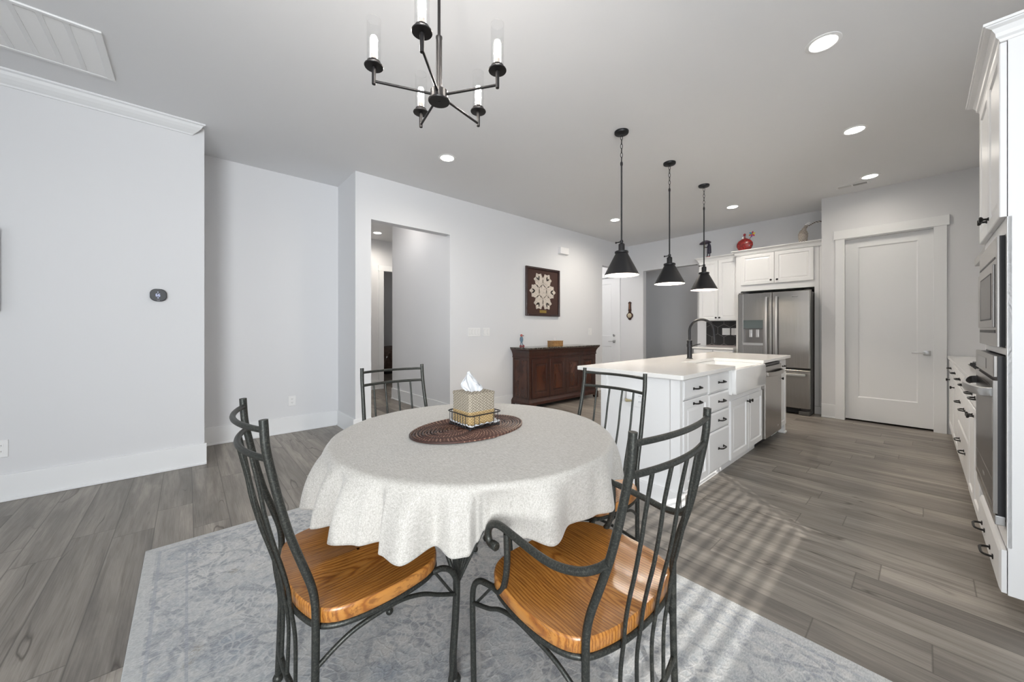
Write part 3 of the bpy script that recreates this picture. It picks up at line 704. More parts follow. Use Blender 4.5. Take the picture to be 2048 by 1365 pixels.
# ================================================================ HANGING LAMPS
def spot(par, loc, power, col, size=150, r=.03, name='lamp_light'):
    l = bpy.data.lights.new(name, 'POINT'); l.energy = power; l.color = col; l.shadow_soft_size = .012
    o = bpy.data.objects.new(name, l); COL.objects.link(o); o.parent = par; o.location = loc
PX = -1.86
def pendant(x, y, label):
    t = thing('pendant_light', label, 'pendant light', (x, y, CEIL), 0, 'black cone pendants over the island')
    obj('canopy', MB().lathe([(.0, -.028), (.02, -.026), (.060, -.020), (.064, -.012), (.064, 0)], (x, y, CEIL), 36), M['black'], t)
    ch = MB(); z = CEIL-.03
    ch.lathe([(.008, -.06+.022), (.010, -.026)], (x, y, CEIL), 12)
    L = .046; zc = CEIL-.055
    for i in range(7):
        pts = []
        for k in range(16):
            a = 2*PI*k/16; u = .0105*math.sin(a); v = L/2*math.cos(a)
            pts.append((x+u*(.75 if i % 2 else .65), y+u*(.65 if i % 2 == 0 else -.65), zc+v))
        ch.tube(pts, .0026, 6, True); zc -= .0405
    obj('chain', ch, M['black'], t)
    obj('rod', MB().lathe([(.0075, 2.045), (.0075, 2.735), (.010, 2.74), (.010, 2.755), (.004, 2.765)], (x, y, 0), 14), M['black'], t)
    so = MB().lathe([(.012, 2.045), (.016, 2.035), (.012, 2.02), (.026, 2.01), (.028, 2.005), (.028, 1.955), (.030, 1.945)], (x, y, 0), 24)
    so.lathe([(0, 0), (.005, 0), (.005, .035), (.009, .036), (.009, .042), (0, .042)], (x-.012, y-.012, 2.028), 10, '-x')
    obj('socket', so, M['black'], t)
    sh = MB().lathe([(.030, 1.950), (.055, 1.945), (.061, 1.940), (.061, 1.926), (.055, 1.922), (.154, 1.728), (.156, 1.720), (.1535, 1.720), (.150, 1.730), (.052, 1.920), (.0, 1.925)], (x, y, 0), 64)
    shade = obj('shade', sh, M['black'], t)
    obj('shade_lining', MB().lathe([(.152, 1.7225), (.1485, 1.731), (.050, 1.917), (.0, 1.9185)], (x, y, 0), 64, cap=False), simple('white_lining', (.85, .84, .80), .5), t, label='white inside of the shade')
    obj('bulb', MB().lathe([(.012, 1.915), (.014, 1.89), (.028, 1.86), (.031, 1.835), (.026, 1.81), (.012, 1.798), (0, 1.796)], (x, y, 0), 20), M['pbulb'], t)
    spot(t, (0, 0, 1.778-CEIL), 10, (1, .88, .74), 150)
    return t
pendant(PX, 2.996, 'black cone pendant lamp over the island, nearest the dining table')
pendant(PX, 3.95, 'middle one of the three black cone pendant lamps over the island')
pendant(PX, 4.891, 'black cone pendant lamp over the island, nearest the refrigerator')
# chandelier
cx, cy, cz = -1.385, .807, 2.22
t = thing('chandelier', 'dark bronze five-arm chandelier with clear glass tubes above the dining table', 'chandelier', (cx, cy, CEIL))
M['bronze'] = simple('dark_bronze', (.022, .020, .020), .38, .5)
obj('ceiling_canopy', MB().lathe([(0, -.025), (.06, -.022), (.065, 0)], (cx, cy, CEIL), 32), M['bronze'], t)
obj('rod', MB().lathe([(.0065, 2.46), (.0065, CEIL-.02)], (cx, cy, 0), 14), M['bronze'], t)
obj('column', MB().lathe([(.0125, 2.235), (.0125, 2.47), (.014, 2.472), (.014, 2.479), (.007, 2.484)], (cx, cy, 0), 20), M['bronze'], t)
obj('hub', MB().lathe([(0, 2.196), (.005, 2.196), (.005, 2.199), (.044, 2.199), (.046, 2.202), (.046, 2.206), (.0375, 2.208), (.0375, 2.244), (.030, 2.248), (0, 2.248)], (cx, cy, 0), 40), M['bronze'], t)
for ang in (-111.3, -43.4, 33.6, 104.0, 169.2):
    a = math.radians(ang); R_ = .262; ex, ey = cx+R_*math.cos(a), cy+R_*math.sin(a)
    ar = obj('arm', MB().tube([(cx+.03*math.cos(a), cy+.03*math.sin(a), 2.228), (ex, ey, 2.228)], .0052, 10).lathe([(0, 2.2145), (.0075, 2.215), (.008, 2.218), (.008, 2.285)], (ex, ey, 0), 16), M['bronze'], t)
    obj('drip_pan', MB().lathe([(.010, 2.283), (.036, 2.285), (.0375, 2.288), (.036, 2.291), (.027, 2.294), (.026, 2.306), (.012, 2.306)], (ex, ey, 0), 36), M['bronze'], ar)
    obj('candle_sleeve', MB().lathe([(.011, 2.300), (.011, 2.336), (.0, 2.337)], (ex, ey, 0), 18), simple('grey_sleeve', (.30, .27, .25), .35, .6), ar)
    obj('bulb', MB().lathe([(.009, 2.337), (.0135, 2.345), (.0145, 2.36), (.0145, 2.395), (.011, 2.408), (0, 2.414)], (ex, ey, 0), 18), M['bulb'], ar)
    obj('glass_tube', MB().lathe([(.0255, 2.300), (.0275, 2.302), (.0275, 2.477), (.0262, 2.477), (.0262, 2.304)], (ex, ey, 0), 40, cap=False), M['glass'], ar)
# ================================================================ RUG, TABLE, CLOTH
m = MB()
m.box(-2.83, .75, -.175, 1.82, 0, .008, .003)
tag(obj('area_rug', m, M['rug'], at=(-1.04, .82, 0)), 'pale blue-grey distressed oriental rug under the dining table and chairs', 'rug')
RUG = .0085
TX, TY, TZ = -1.365, .98, .762
t = thing('dining_table', 'round iron-legged dining table hidden under the linen cloth', 'table', (TX, TY, RUG))
obj('tabletop', MB().lathe([(0, .730), (.555, .730), (.573, .736), (.573, .752), (.566, .757), (0, .757)], (TX, TY, 0), 96), M['oak'], t)
tl = MB()
for sx in (-1, 1):
    for sy in (-1, 1):
        lg = MB()
        fx, fy = TX+.30*sx, TY+.30*sy
        # fan of four bars meeting at the ankle, then an S-shaped foot
        ank = Vector((TX+.275*sx, TY+.275*sy, .33))
        foot = Vector((fx, fy, RUG+.02))
        lg.tube(smooth([(TX+.29*sx, TY+.29*sy, .728), (TX+.288*sx, TY+.288*sy, .5), ank, (TX+.285*sx, TY+.285*sy, .24), (TX+.315*sx, TY+.315*sy, .12), foot], 8), .0125, 12)
        for dy in (.030, .056, .082):
            lg.tube([(TX+.288*sx, TY+(.288-dy)*sy, .728), (TX+.286*sx, TY+(.286-dy)*sy, .50), ank], .0065, 8)
        lg.tube([(TX+.288*sx, TY+.05*sy, .728), (TX+.286*sx, TY+.16*sy, .50), ank], .0075, 8)
        lg.tube([(TX+.05*sx, TY+.288*sy, .728), (TX+.16*sx, TY+.286*sy, .50), ank], .0075, 8)
        o = obj('leg', lg, M['iron'], t)
        obj('foot', MB().ell(foot-Vector((0, 0, -.0)), .022, .022, .02), M['iron'], o)
m = MB(); q = .235
m.tube([(TX-q, TY-q, .455), (TX+q, TY-q, .455), (TX+q, TY+q, .455), (TX-q, TY+q, .455)], .008, 8, True, smooth=False)
obj('stretcher', m, M['iron'], t)
m = MB(); m.tube([(TX+.29*math.cos(a*PI/20)*1.35, TY+.29*math.sin(a*PI/20)*1.35, .719) for a in range(40)], .009, 8, True)
obj('apron_ring', m, M['iron'], t)
# cloth
hem_raw = [(-150,.665,.57),(-135,.63,.575),(-122,.675,.565),(-112,.630,.575),(-104,.688,.562),(-95,.625,.575),(-87,.678,.572),(-81.5,.625,.58),(-75.5,.682,.575),(-68,.655,.580),(-62.8,.612,.583),(-60,.660,.578),(-53,.685,.578),(-46.5,.606,.590),(-41,.648,.580),(-37.4,.637,.578),(-35,.596,.594),(-32.9,.578,.618),(-30.8,.572,.638),(-28,.580,.632),(-25,.594,.611),(-21.5,.604,.592),(-14.5,.652,.576),(-5,.603,.590),(6,.632,.583),(14,.645,.575),(25,.612,.583),(36,.612,.583),(45,.665,.562),(56,.618,.58),(68,.67,.57),(80,.62,.58),(92,.665,.57),(104,.62,.58),(116,.67,.57),(128,.62,.58),(141,.665,.57),(154,.62,.58),(167,.67,.57),(180,.625,.58),(193,.665,.575),(201,.63,.58)]
hem = [(a, r+(.005 if r > .66 else (-.016 if .615 < r < .636 else 0)), z) for a, r, z in hem_raw]
def hemf(deg):
    n_ = len(hem); d = ((deg+150) % 360)-150
    for i in range(n_):
        a0 = hem[i][0]; a1 = hem[(i+1) % n_][0]+(360 if i == n_-1 else 0)
        if a0 <= d <= a1:
            tt = (d-a0)/(a1-a0); tt = tt*tt*(3-2*tt)
            return hem[i][1]*(1-tt)+hem[(i+1) % n_][1]*tt, hem[i][2]*(1-tt)+hem[(i+1) % n_][2]*tt
    return .65, .575
NU, R0 = 900, .604
prof_in = [0.0, .06, .12, .2, .28, .36, .44, .50, .545, .575, .59]
rows = [('flat', r) for r in prof_in]
ND = 26
def cloth_pt(i, j):
    deg = -150+360*i/NU; a = math.radians(deg); rh, zh = hemf(deg)
    if j < len(prof_in):
        r = prof_in[j]; z = TZ+.003
        z += .0008*math.sin(r*40+a*3)*(r > .05)
    else:
        s = (j-len(prof_in)+1)/ND
        f = (rh-.645)/.04            # -1 concave .. +1 convex
        if s < .18:
            u = s/.18*PI/2; r = .590+.020*math.sin(u); z = TZ+.003-.020*(1-math.cos(u))
            r += .004*f*(s/.18)
        else:
            u = (s-.18)/.82
            r1 = .610+.004*f; z1 = TZ-.017
            r = r1+(rh-r1)*(u**.62)+.006*f*math.sin(PI*u); z = z1+(zh-z1)*u
    return (TX+r*math.cos(a), TY+r*math.sin(a), z)
m = MB(); m.grid(cloth_pt, NU, len(prof_in)+ND, True)
cl = obj('tablecloth', m, M['linen'], at=(TX, TY, TZ))
sm = cl.modifiers.new('thickness', 'SOLIDIFY'); sm.thickness = .0018; sm.offset = 0
tag(cl, 'heathered oatmeal linen cloth draped in folds over the round table', 'tablecloth')
# placemat : coiled oval
mx, my, mz = -1.388, .971, TZ+.0045
m = MB(); pts = []; turns = 15
for k in range(turns*72+1):
    a = 2*PI*k/72; f = k/(turns*72); r_ = .012+f
    rx, ry = .012+(.189-.012)*f, .085+(.286-.085)*f
    pts.append((mx+rx*math.cos(a), my+ry*math.sin(a), mz+.0062))
m.tube(pts, .0054, 6)
m.prism([(mx+.182*math.cos(2*PI*k/64), my+.280*math.sin(2*PI*k/64)) for k in range(64)], mz, mz+.0025)
tag(obj('placemat', m, M['rattan'], at=(mx, my, mz)), 'dark brown coiled oval rattan placemat on the linen cloth', 'placemat')
# wire tray, napkins, tissue box cover
bz = TZ+.0175
tx0, tx1, ty0, ty1 = -1.503, -1.316, .918, 1.102
t = thing('wire_tray', 'small black wire tray on the placemat, holding the woven tissue box', 'tray', ((tx0+tx1)/2, (ty0+ty1)/2, TZ+.017))
rim = rrect((tx0+tx1)/2, (ty0+ty1)/2, tx1-tx0, ty1-ty0, .022, 5)
RZ = .840
m = MB(); m.tube([(p[0], p[1], RZ) for p in rim], .0026, 6, True)
obj('rim', m, M['black'], t)
m = MB(); m.tube([(p[0], p[1], bz+.004) for p in rrect((tx0+tx1)/2, (ty0+ty1)/2, tx1-tx0-.008, ty1-ty0-.008, .016, 4)], .0024, 6, True)
for k in range(9): m.tube([(tx0+.01+k*.0209, ty0+.006, bz+.004), (tx0+.01+k*.0209, ty1-.006, bz+.004)], .0014, 5)
obj('base_grid', m, M['black'], t)
for side in range(3):
    up = MB()
    for k in range(7):
        u = .026+k*.0215; px_, py_ = ((tx0+u, ty0), (tx0, ty0+u), (tx0+u, ty1))[side]
        up.tube([(px_, py_, RZ), (px_, py_, bz+.004)], .0014, 5)
    obj('side_wires', up, M['black'], t)
up = MB()
for yy in (ty0+.026, ty1-.026, ty0+.052, ty1-.052): up.tube([(tx1, yy, RZ), (tx1, yy, bz+.004 if yy in (ty0+.026, ty1-.026) else bz+.016)], .0014, 5)
up.tube([(tx1, ty0+.052, bz+.016), (tx1, ty1-.052, bz+.016)], .0014, 5)
obj('side_wires', up, M['black'], t)
for (fx, fy) in ((tx0+.012, ty0+.012), (tx1-.012, ty0+.012), (tx0+.012, ty1-.012), (tx1-.012, ty1-.012)):
    obj('foot', MB().ell((fx, fy, bz-.002), .006, .006, .0065, 12, 8), M['black'], t)
m = MB()
random.seed(3)
def crumple(u, v, amp): return amp*(math.sin(u*90+v*30)+math.sin(v*110-u*25+1))*.5
def nap(i, j):
    u, v = i/23, j/23; x = tx0+.008+(tx1-tx0-.014)*u; y = ty0+.008+(ty1-ty0-.014)*v
    e = max(abs(u-.5), abs(v-.5))*2
    return (x, y, bz+.008+.006*(e**3)+crumple(u*.2, v*.2, .0015)+.008*(e > .93)*(1+math.sin(u*40+v*33))*.5)
m.grid(nap, 24, 24)
nk = obj('paper_napkin', m, M['paper'], at=(-1.41, 1.01, bz))
sm = nk.modifiers.new('thickness', 'SOLIDIFY'); sm.thickness = .003; sm.offset = -1
tag(nk, 'folded white paper napkin under the woven tissue box in the wire tray', 'napkin')
t = thing('tissue_box_cover', 'square woven seagrass tissue box cover with a white tissue, on the dining table', 'tissue box', (-1.418, 1.012, bz+.011))
bx0, bx1, by0, by1 = -1.488, -1.345, .938, 1.084; b0 = bz+.011
def rb(a, d): return rrect((bx0+bx1)/2, (by0+by1)/2, bx1-bx0+d, by1-by0+d, a, 5)
obj('lower_band', MB().prism(rb(.014, .002), b0, .850, 'xy', -.002, True), M['weave2'], t, label='golden woven lower band')
obj('body', MB().prism(rb(.014, 0), .849, .918, 'xy', 0, True), M['weave'], t)
obj('lid', MB().prism(rb(.014, .004), .917, .932, 'xy', -.003, True), M['weave'], t)
obj('toggle', MB().ell((-1.490, 1.062, .934), .004, .004, .004, 10, 6), M['black'], t)
# tissue
m = MB()
def tis(i, j):
    u, v = i/20, j/14
    a = (u-.5)*2
    w_ = .018+.030*math.sin(PI*min(1, v*.9+.05))
    x = a*w_*1.25; z = v*(.088-.03*abs(a)**1.5+.012*math.sin(u*5))
    y = .010*math.sin(u*11)*(1-v*.3)+.006*math.sin(u*23+v*4)
    lean = .012*v*v
    ca, sa = .80, .60
    return (-1.418+x*ca*.6-y*sa-lean*.5, 1.006+x*sa*1.25+y*ca-lean, .928+z)
m.grid(tis, 21, 15)
def tis2(i, j):
    p = tis(20-i, j); u, v = i/20, j/14
    return (p[0]+.012*math.sin(PI*u)*(1-.5*v)+.004, p[1]-.010*math.sin(PI*u), p[2]-.010*v)
m.grid(tis2, 21, 15)
ts = obj('tissue', m, M['paper'], t, label='white paper tissue pulled up')
sm = ts.modifiers.new('thickness', 'SOLIDIFY'); sm.thickness = .0008
# ================================================================ CHAIRS
SZ = .476
seat_pts = [(-.034, 0), (-.030, -.08), (-.020, -.14), (0, -.198), (.035, -.232), (.09, -.250), (.17, -.256), (.25, -.250), (.315, -.236), (.355, -.208), (.378, -.165), (.386, -.09), (.387, 0),
            (.386, .09), (.378, .165), (.355, .208), (.315, .236), (.25, .250), (.17, .256), (.09, .250), (.035, .232), (0, .198), (-.020, .14), (-.030, .08)]
def seat_mesh():
    P = smooth([(p[0], p[1], 0) for p in seat_pts], 4, True); n_ = len(P); c = Vector((.18, 0, 0)); m = MB()
    secs = [(0, SZ-.040), (.985, SZ-.040), (1.0, SZ-.035), (1.002, SZ-.010), (.997, SZ-.003), (.985, SZ)]+[(f, None) for f in (.93, .86, .78, .68, .56, .42, .28, .14, .02)]
    def pt(i, j):
        f, z = secs[j]; p = c+(P[i]-c)*max(f, .001)
        if z is None:
            x, y = p.x, p.y
            # saddle: two shallow scoops and a central ridge toward the front
            sc = math.exp(-((x-.13)/.14)**2)*math.exp(-((abs(y)-.095)/.085)**2)
            z = SZ-.011*sc*(1 if f < .9 else .6)+.002*math.exp(-(y/.03)**2)*math.exp(-((x-.33)/.08)**2)
        return (p.x, p.y, z)
    m.grid(pt, n_, len(secs), True); return m
def make_chair(name, arms, label):
    t = thing(name, label, 'chair', (0, 0, 0), 0, 'wrought iron and oak dining chairs')
    obj('seat', seat_mesh(), M['oak'], t)
    ring = [(p[0]*.985+.002, p[1]*.965, SZ-.049) for p in seat_pts]
    obj('seat_frame', MB().tube(smooth(ring, 4, True), .0085, 10, True), M['iron'], t)
    T_, B_ = .186, .152
    for s in (1, -1):
        path = [(-.115, .188, .992), (-.110, .189, .92), (-.096, .190, .845), (-.080, .192, .77), (-.060, .195, .69), (-.034, .199, .61), (-.013, .204, .545), (-.005, .209, .495), (-.004, .211, .43), (-.005, .210, .30), (-.010, .208, .15), (-.015, .207, .03)]
        o = obj('back_post', MB().tube(smooth([(a, b*s, c) for a, b, c in path], 6), .0102, 14), M['iron'], t)
        obj('foot', MB().ell((-.015, .207*s, .016), .017, .017, .016, 16, 10), M['iron'], o)
    def rail(z, u, w_, bow, r):
        pts = []
        for k in range(17):
            f = k/16*2-1; pts.append((u-bow*(1-f*f), w_*f, z))
        return MB().tube(pts, r, 12)
    obj('top_rail', rail(.966, -.114, .187, .024 if arms else .043, .0074), M['iron'], t)
    obj('upper_rail', rail(.893, -.105, .188, .024 if arms else .042, .0080), M['iron'], t)
    obj('lower_rail', rail(.205, -.008, .205, .028, .0080), M['iron'], t)
    for k, w_ in enumerate((-.115, -.040, .040, .115)):
        f = w_/.187; fl = w_*.92/.205; bl = .030*(1-fl*fl)
        e_ = 1-f*f; kb = 0 if arms else 1; path = [(-.105-(.024+.018*kb)*e_, w_, .893), (-.092-(.016+.016*kb)*e_, w_, .79), (-.080-(.018+.014*kb)*e_, w_, .72), (-.060-(.022+.008*kb)*e_, w_*.99, .63), (-.046-(.020+.004*kb)*e_, w_*.98, .564), (-.038-.014*e_, w_*.97, .50), (-.034-.009*e_, w_*.95, .44), (-.024-.008*e_, w_*.93, .35), (-.008-.028*(1-fl*fl), w_*.92, .205)]
        obj('back_spindle', MB().tube(smooth(path, 6), .0053, 10), M['iron'], t)
    for s in (1, -1):
        if arms: fp = [(.325, .230, .432), (.360, .235, .430), (.395, .236, .420), (.424, .236, .395), (.437, .236, .350), (.436, .236, .25), (.432, .236, .12), (.430, .236, .03)]
        else: fp = [(.335, .222, .432), (.365, .228, .434), (.392, .232, .420), (.412, .234, .390), (.420, .235, .350), (.415, .235, .22), (.403, .235, .10), (.395, .235, .03)]
        o = obj('leg', MB().tube(smooth([(a, b*s, c) for a, b, c in fp], 6), .0092, 12), M['iron'], t)
        fe = fp[-1]
        obj('foot', MB().ell((fe[0], fe[1]*s, .016), .015, .015, .015, 16, 10), M['iron'], o)
        obj('corner_brace', MB().tube([(.345, .222*s, .425), (fp[4][0]-.008, .232*s, .325)], .0045, 8), M['iron'], t)
        ar = [(-.004, .210, .325), (.045, .222, .365), (.09, .230, .390), (.15, .237, .405), (.22, .240, .410), (.29, .238, .392), (.35, .236, .360), (fp[4][0], .236, .328)]
        obj('side_stretcher', MB().tube(smooth([(a, b*s, c) for a, b, c in ar], 5), .0065, 10), M['iron'], t)
        if arms:
            am = [(-.058, .197, .684), (-.034, .204, .662), (0, .222, .645), (.05, .238, .636), (.10, .248, .637), (.17, .251, .643), (.24, .251, .649), (.275, .251, .650), (.302, .251, .643), (.322, .251, .628), (.331, .251, .608), (.329, .251, .590), (.318, .251, .579), (.303, .251, .580)]
            o = obj('arm', MB().tube(smooth([(a, b*s, c) for a, b, c in am], 6), .0105, 12), M['iron'], t)
            obj('scroll_knob', MB().lathe([(0, -.012), (.010, -.012), (.0125, -.009), (.0125, .009), (.010, .012), (0, .012)], (.300, .251*s, .581), 18, 'x'), M['iron'], o)
            su = [(.243, .251, .640), (.241, .251, .600), (.242, .250, .560), (.250, .248, .515), (.270, .242, .468), (.300, .234, .438), (.335, .230, .432)]
            obj('arm_support', MB().tube(smooth([(a, b*s, c) for a, b, c in su], 6), .0095, 12), M['iron'], t)
    return t
CA = make_chair('dining_chair', False, 'oak-seated iron dining chair without arms at the near left of the table')
CA.location = (-1.268, .250, RUG); CA.rotation_euler = (0, 0, math.radians(91.0))
dup(CA, (-1.12, 1.60, RUG), math.radians(-91.0), 'oak-seated iron chair on the far side, its back in front of the white island end')
dup(CA, (-2.018, .932, RUG), math.radians(0.5), 'iron dining chair behind the table, its back in front of the hallway opening')
CB = make_chair('dining_armchair', True, 'iron armchair with an oak seat and scrolled arms at the near right of the table')
CB.location = (-.529, .913, RUG); CB.rotation_euler = (0, 0, math.radians(178.2))
# ================================================================ SIDEBOARD
def layers(m, L, smooth=False):
    """stacked rectangles (x0,x1,y0,y1,z)"""
    vs = []
    for (a, b, c, d, z) in L: vs += [(a, c, z), (b, c, z), (b, d, z), (a, d, z)]
    fs = []
    for i in range(len(L)-1):
        for k in range(4):
            l = (k+1) % 4; fs.append((i*4+k, i*4+l, i*4+4+l, i*4+4+k))
    n_ = len(L)-1; fs.append((3, 2, 1, 0)); fs.append((n_*4, n_*4+1, n_*4+2, n_*4+3))
    return m.add(vs, fs, smooth)
sx0, sx1, sy0, sy1 = -4.325, -3.955, 3.845, 5.515
t = thing('sideboard', 'dark cherry sideboard with a granite top against the long left wall', 'sideboard', (-4.13, 4.68, 0))
def off(d, z, back=True): return (sx0, sx1+d, sy0-d, sy1+d, z)
obj('carcass', MB().box(sx0, sx1, sy0, sy1, .125, .78), M['cherry'], t)
cor = layers(MB(), [off(.002, .78), off(.012, .785), off(.012, .795), off(.006, .80), off(.008, .83), off(.018, .865), off(.036, .895), off(.050, .905), off(.050, .92)])
obj('cornice', cor, M['cherry'], t)
obj('granite_top', MB().box(sx0-.005, sx1+.058, sy0-.058, sy1+.058, .920, .942, .004), M['granite'], t)
pl = layers(MB(), [off(.034, .07), off(.034, .11), off(.024, .125), off(.008, .145), off(.0, .155)])
obj('plinth', pl, M['cherry'], t)
for (fy, s) in ((sy0-.034, 1), (sy1+.034, -1)):
    ft = [(fy, 0), (fy+s*.045, 0), (fy+s*.055, .025), (fy+s*.085, .038), (fy+s*.12, .050), (fy+s*.16, .070), (fy, .070)]
    obj('bracket_foot', MB().prism(ft, sx1+.034, sx1+.006, 'yz'), M['cherry'], t)
    obj('bracket_foot', MB().box(sx0, sx0+.05, min(fy, fy+s*.03), max(fy, fy+s*.03), 0, .07).box(sx1-.06, sx1+.03, min(fy, fy+s*.03), max(fy, fy+s*.03), 0, .07), M['cherry'], t)
dy0, dw = sy0+.045, (sy1-sy0-.09)/4
for k in range(4):
    a = dy0+dw*k+.004; w_ = dw-.008
    d = obj('door', MB().panel((sx1, a, .175), (0, 1, 0), (0, 0, 1), (1, 0, 0), w_, .585, [(0, .016), (.002, .018), (.066, .018), (.070, .010), (.080, .006), (.105, .011)]), M['cherry'], t)
    obj('door_panel', MB().panel((sx1+.0105, a+.100, .275), (0, 1, 0), (0, 0, 1), (1, 0, 0), w_-.200, .385, [(0, .0005), (.003, .001)]), M['burl'], d)
    kc = a+w_-.02 if k in (0, 1) else a+.02
    obj('pull', MB().lathe([(.009, 0), (.009, .003), (.004, .005), (.004, .012), (.008, .014), (.007, .019), (0, .02)], (sx1+.018, kc, .50), 14, 'x'), M['bronze'], d)
obj('side_panel', MB().panel((sx0+.045, sy0, .19), (1, 0, 0), (0, 0, 1), (0, -1, 0), sx1-sx0-.09, .56, [(0, .004), (.004, .004), (.010, .001), (.02, .001)]), M['burl'], t)
obj('corner_post', MB().box(sx1-.035, sx1+.003, sy0-.003, sy0+.036, .155, .78, .003), M['cherry'], t)
# bird
t = thing('bird_figurine', 'small pink-headed, blue-bodied bird figurine on the near end of the sideboard', 'figurine', (-4.12, 3.83, .942))
bx, by, b0 = -4.12, 3.84, .942
pink = simple('coral_pink_glaze', (.45, .13, .11), .35); blue = simple('slate_blue_glaze', (.12, .20, .27), .35, var=.4, vscale=60)
obj('body', MB().ell((bx, by, b0+.125), .028, .026, .048), blue, t)
obj('head', MB().ell((bx, by, b0+.186), .021, .021, .020), pink, t)
obj('eye', MB().ell((bx+.017, by+.004, b0+.188), .006, .006, .006, 10, 8), M['white_plastic'], t)
obj('beak', MB().lathe([(.009, 0), (.006, .015), (0, .036)], (bx+.010, by+.014, b0+.183), 12, 'y'), simple('dark_beak', (.05, .02, .02), .4), t)
for s in (-1, 1):
    obj('leg', MB().tube([(bx, by+.010*s, b0+.085), (bx+.004, by+.020*s, b0+.05), (bx+.006, by+.024*s, b0+.02)], .007, 8), blue, t)
    obj('shoe', MB().ell((bx+.012, by+.028*s, b0+.020), .020, .018, .022), simple('brick_red_glaze', (.22, .045, .05), .35), t)
# wooden tissue box
t = thing('wooden_tissue_box', 'rectangular light brown wooden tissue box on the sideboard', 'tissue box', (-4.12, 4.62, .942))
burlw = mk_darkwood('burled_light_wood', ((.20, .10, .035), (.42, .24, .09)), (18, 18, 25), .3)
ga, gb = 4.50, 4.745
obj('box', MB().box(-4.19, -4.06, ga, gb, .942, 1.028, .003), burlw, t)
obj('lid', MB().box(-4.193, -4.057, ga-.003, gb+.003, 1.022, 1.032, .002), burlw, t)
def tt_(i, j):
    u, v = i/12, j/8; a = (u-.5)*2
    return (-4.125+.010*math.sin(u*12)*(1-v*.5), 4.615+a*(.025+.012*math.sin(PI*v)), 1.031+v*(.065-.02*a*a))
tm = MB(); tm.grid(tt_, 13, 9); to = obj('tissue', tm, M['paper'], t); sm = to.modifiers.new('thickness', 'SOLIDIFY'); sm.thickness = .001
# ================================================================ CABINET KIT
def pull(par, axis, c, L=.105, out=.030):
    """arched pull; axis 'x' = on a face looking to +x (runs along y); '-x' = looking to -x; '-y'"""
    x, y, z = c; prof = [(-L/2, 0), (-L/2, .012), (-L/2+.008, out-.007), (-L/2+.022, out-.001), (0, out), (L/2-.022, out-.001), (L/2-.008, out-.007), (L/2, .012), (L/2, 0)]
    f = {'x': lambda a, b: (x+b, y+a, z), '-x': lambda a, b: (x-b, y+a, z), '-y': lambda a, b: (x+a, y-b, z)}[axis]
    m = MB().tube(smooth([f(a, b) for a, b in prof], 4), .0052, 8)
    for s in (-1, 1):
        a = s*L/2; p = f(a, 0); q = f(a, .004)
        m.box(min(p[0], q[0])-(0 if axis != '-y' else .009), max(p[0], q[0])+(0 if axis != '-y' else .009), min(p[1], q[1])-(.009 if axis != '-y' else 0), max(p[1], q[1])+(.009 if axis != '-y' else 0), z-.009, z+.009)
    return obj('handle', m, M['handle'], par)
def knob(par, axis, c):
    m = MB().lathe([(.009, 0), (.008, .003), (.005, .006), (.005, .016), (.012, .020), (.015, .024), (.015, .028), (.012, .031), (0, .031)], c, 18, axis)
    return obj('knob', m, M['handle'], par)
AX = {'x': ((0, 1, 0), (1, 0, 0)), '-x': ((0, 1, 0), (-1, 0, 0)), '-y': ((1, 0, 0), (0, -1, 0))}
RAISED = [(0, .017), (.003, .020), (.052, .020), (.056, .012), (.062, .011), (.082, .017), (.086, .017)]
SLAB = [(0, .014), (.010, .0185), (.014, .020)]
def front(par, name, axis, plane, a0, a1, z0, z1, prof):
    """plane = coordinate of the carcass face; a0..a1 along the face"""
    u, n_ = AX[axis]; g = .0015
    o = (plane, a0+g, z0+g) if axis != '-y' else (a0+g, plane, z0+g)
    return obj(name, MB().panel(o, u, (0, 0, 1), n_, a1-a0-2*g, z1-z0-2*g, prof), M['cab'], par)
def shaker(w, h):
    if min(w, h) < .19: return [(0, .017), (.003, .020), (.030, .020), (.033, .014), (.040, .016)]
    return RAISED
# ================================================================ ISLAND
FX = -1.115     # carcass face; fronts stand .02 proud -> -1.095
IX = -1.725
def unit(name, label, y0, y1, kick=True, zt=.884):
    t = thing(name, label, 'cabinet', ((FX+IX)/2, (y0+y1)/2, 0), 0, 'white island base cabinets')
    c = MB().box(IX+.02, FX, y0, y1, .10, zt)
    obj('carcass', c, M['cab'], t)
    obj('toe_kick', MB().box(IX+.05, FX-.055, y0, y1, 0, .10), M['cab'], t)
    return t
t = unit('island_cabinet', 'island cabinet with a drawer above a door, nearest the dining table', 2.52, 2.970)
obj('corner_stile', MB().box(FX, FX+.006, 2.52, 2.535, .10, .884), M['cab'], t)
d = front(t, 'drawer', 'x', FX, 2.537, 2.966, .732, .872, SLAB); pull(d, 'x', (FX+.02, 2.748, .800))
d = front(t, 'door', 'x', FX, 2.537, 2.966, .105, .728, shaker(.43, .62)); pull(d, 'x', (FX+.02, 2.748, .694))
t = unit('island_cabinet', 'island cabinet with a stack of four drawers, left of the white sink', 2.972, 3.420)
for (za, zb, zh) in ((.722, .872, .799), (.572, .718, .646), (.425, .568, .496), (.105, .421, .272)):
    d = front(t, 'drawer', 'x', FX, 2.975, 3.418, za, zb, SLAB); pull(d, 'x', (FX+.02, 3.222, zh))
t = unit('sink_cabinet', 'two-door island cabinet directly below the white farmhouse sink', 3.422, 4.368, zt=.664)
obj('rail', MB().box(FX, FX+.006, 3.422, 4.368, .61, .664), M['cab'], t)
d = front(t, 'door', 'x', FX, 3.45, 3.905, .105, .612, RAISED); knob(d, 'x', (FX+.02, 3.870, .560))
d = front(t, 'door', 'x', FX, 3.908, 4.352, .105, .612, RAISED); knob(d, 'x', (FX+.02, 3.945, .560))
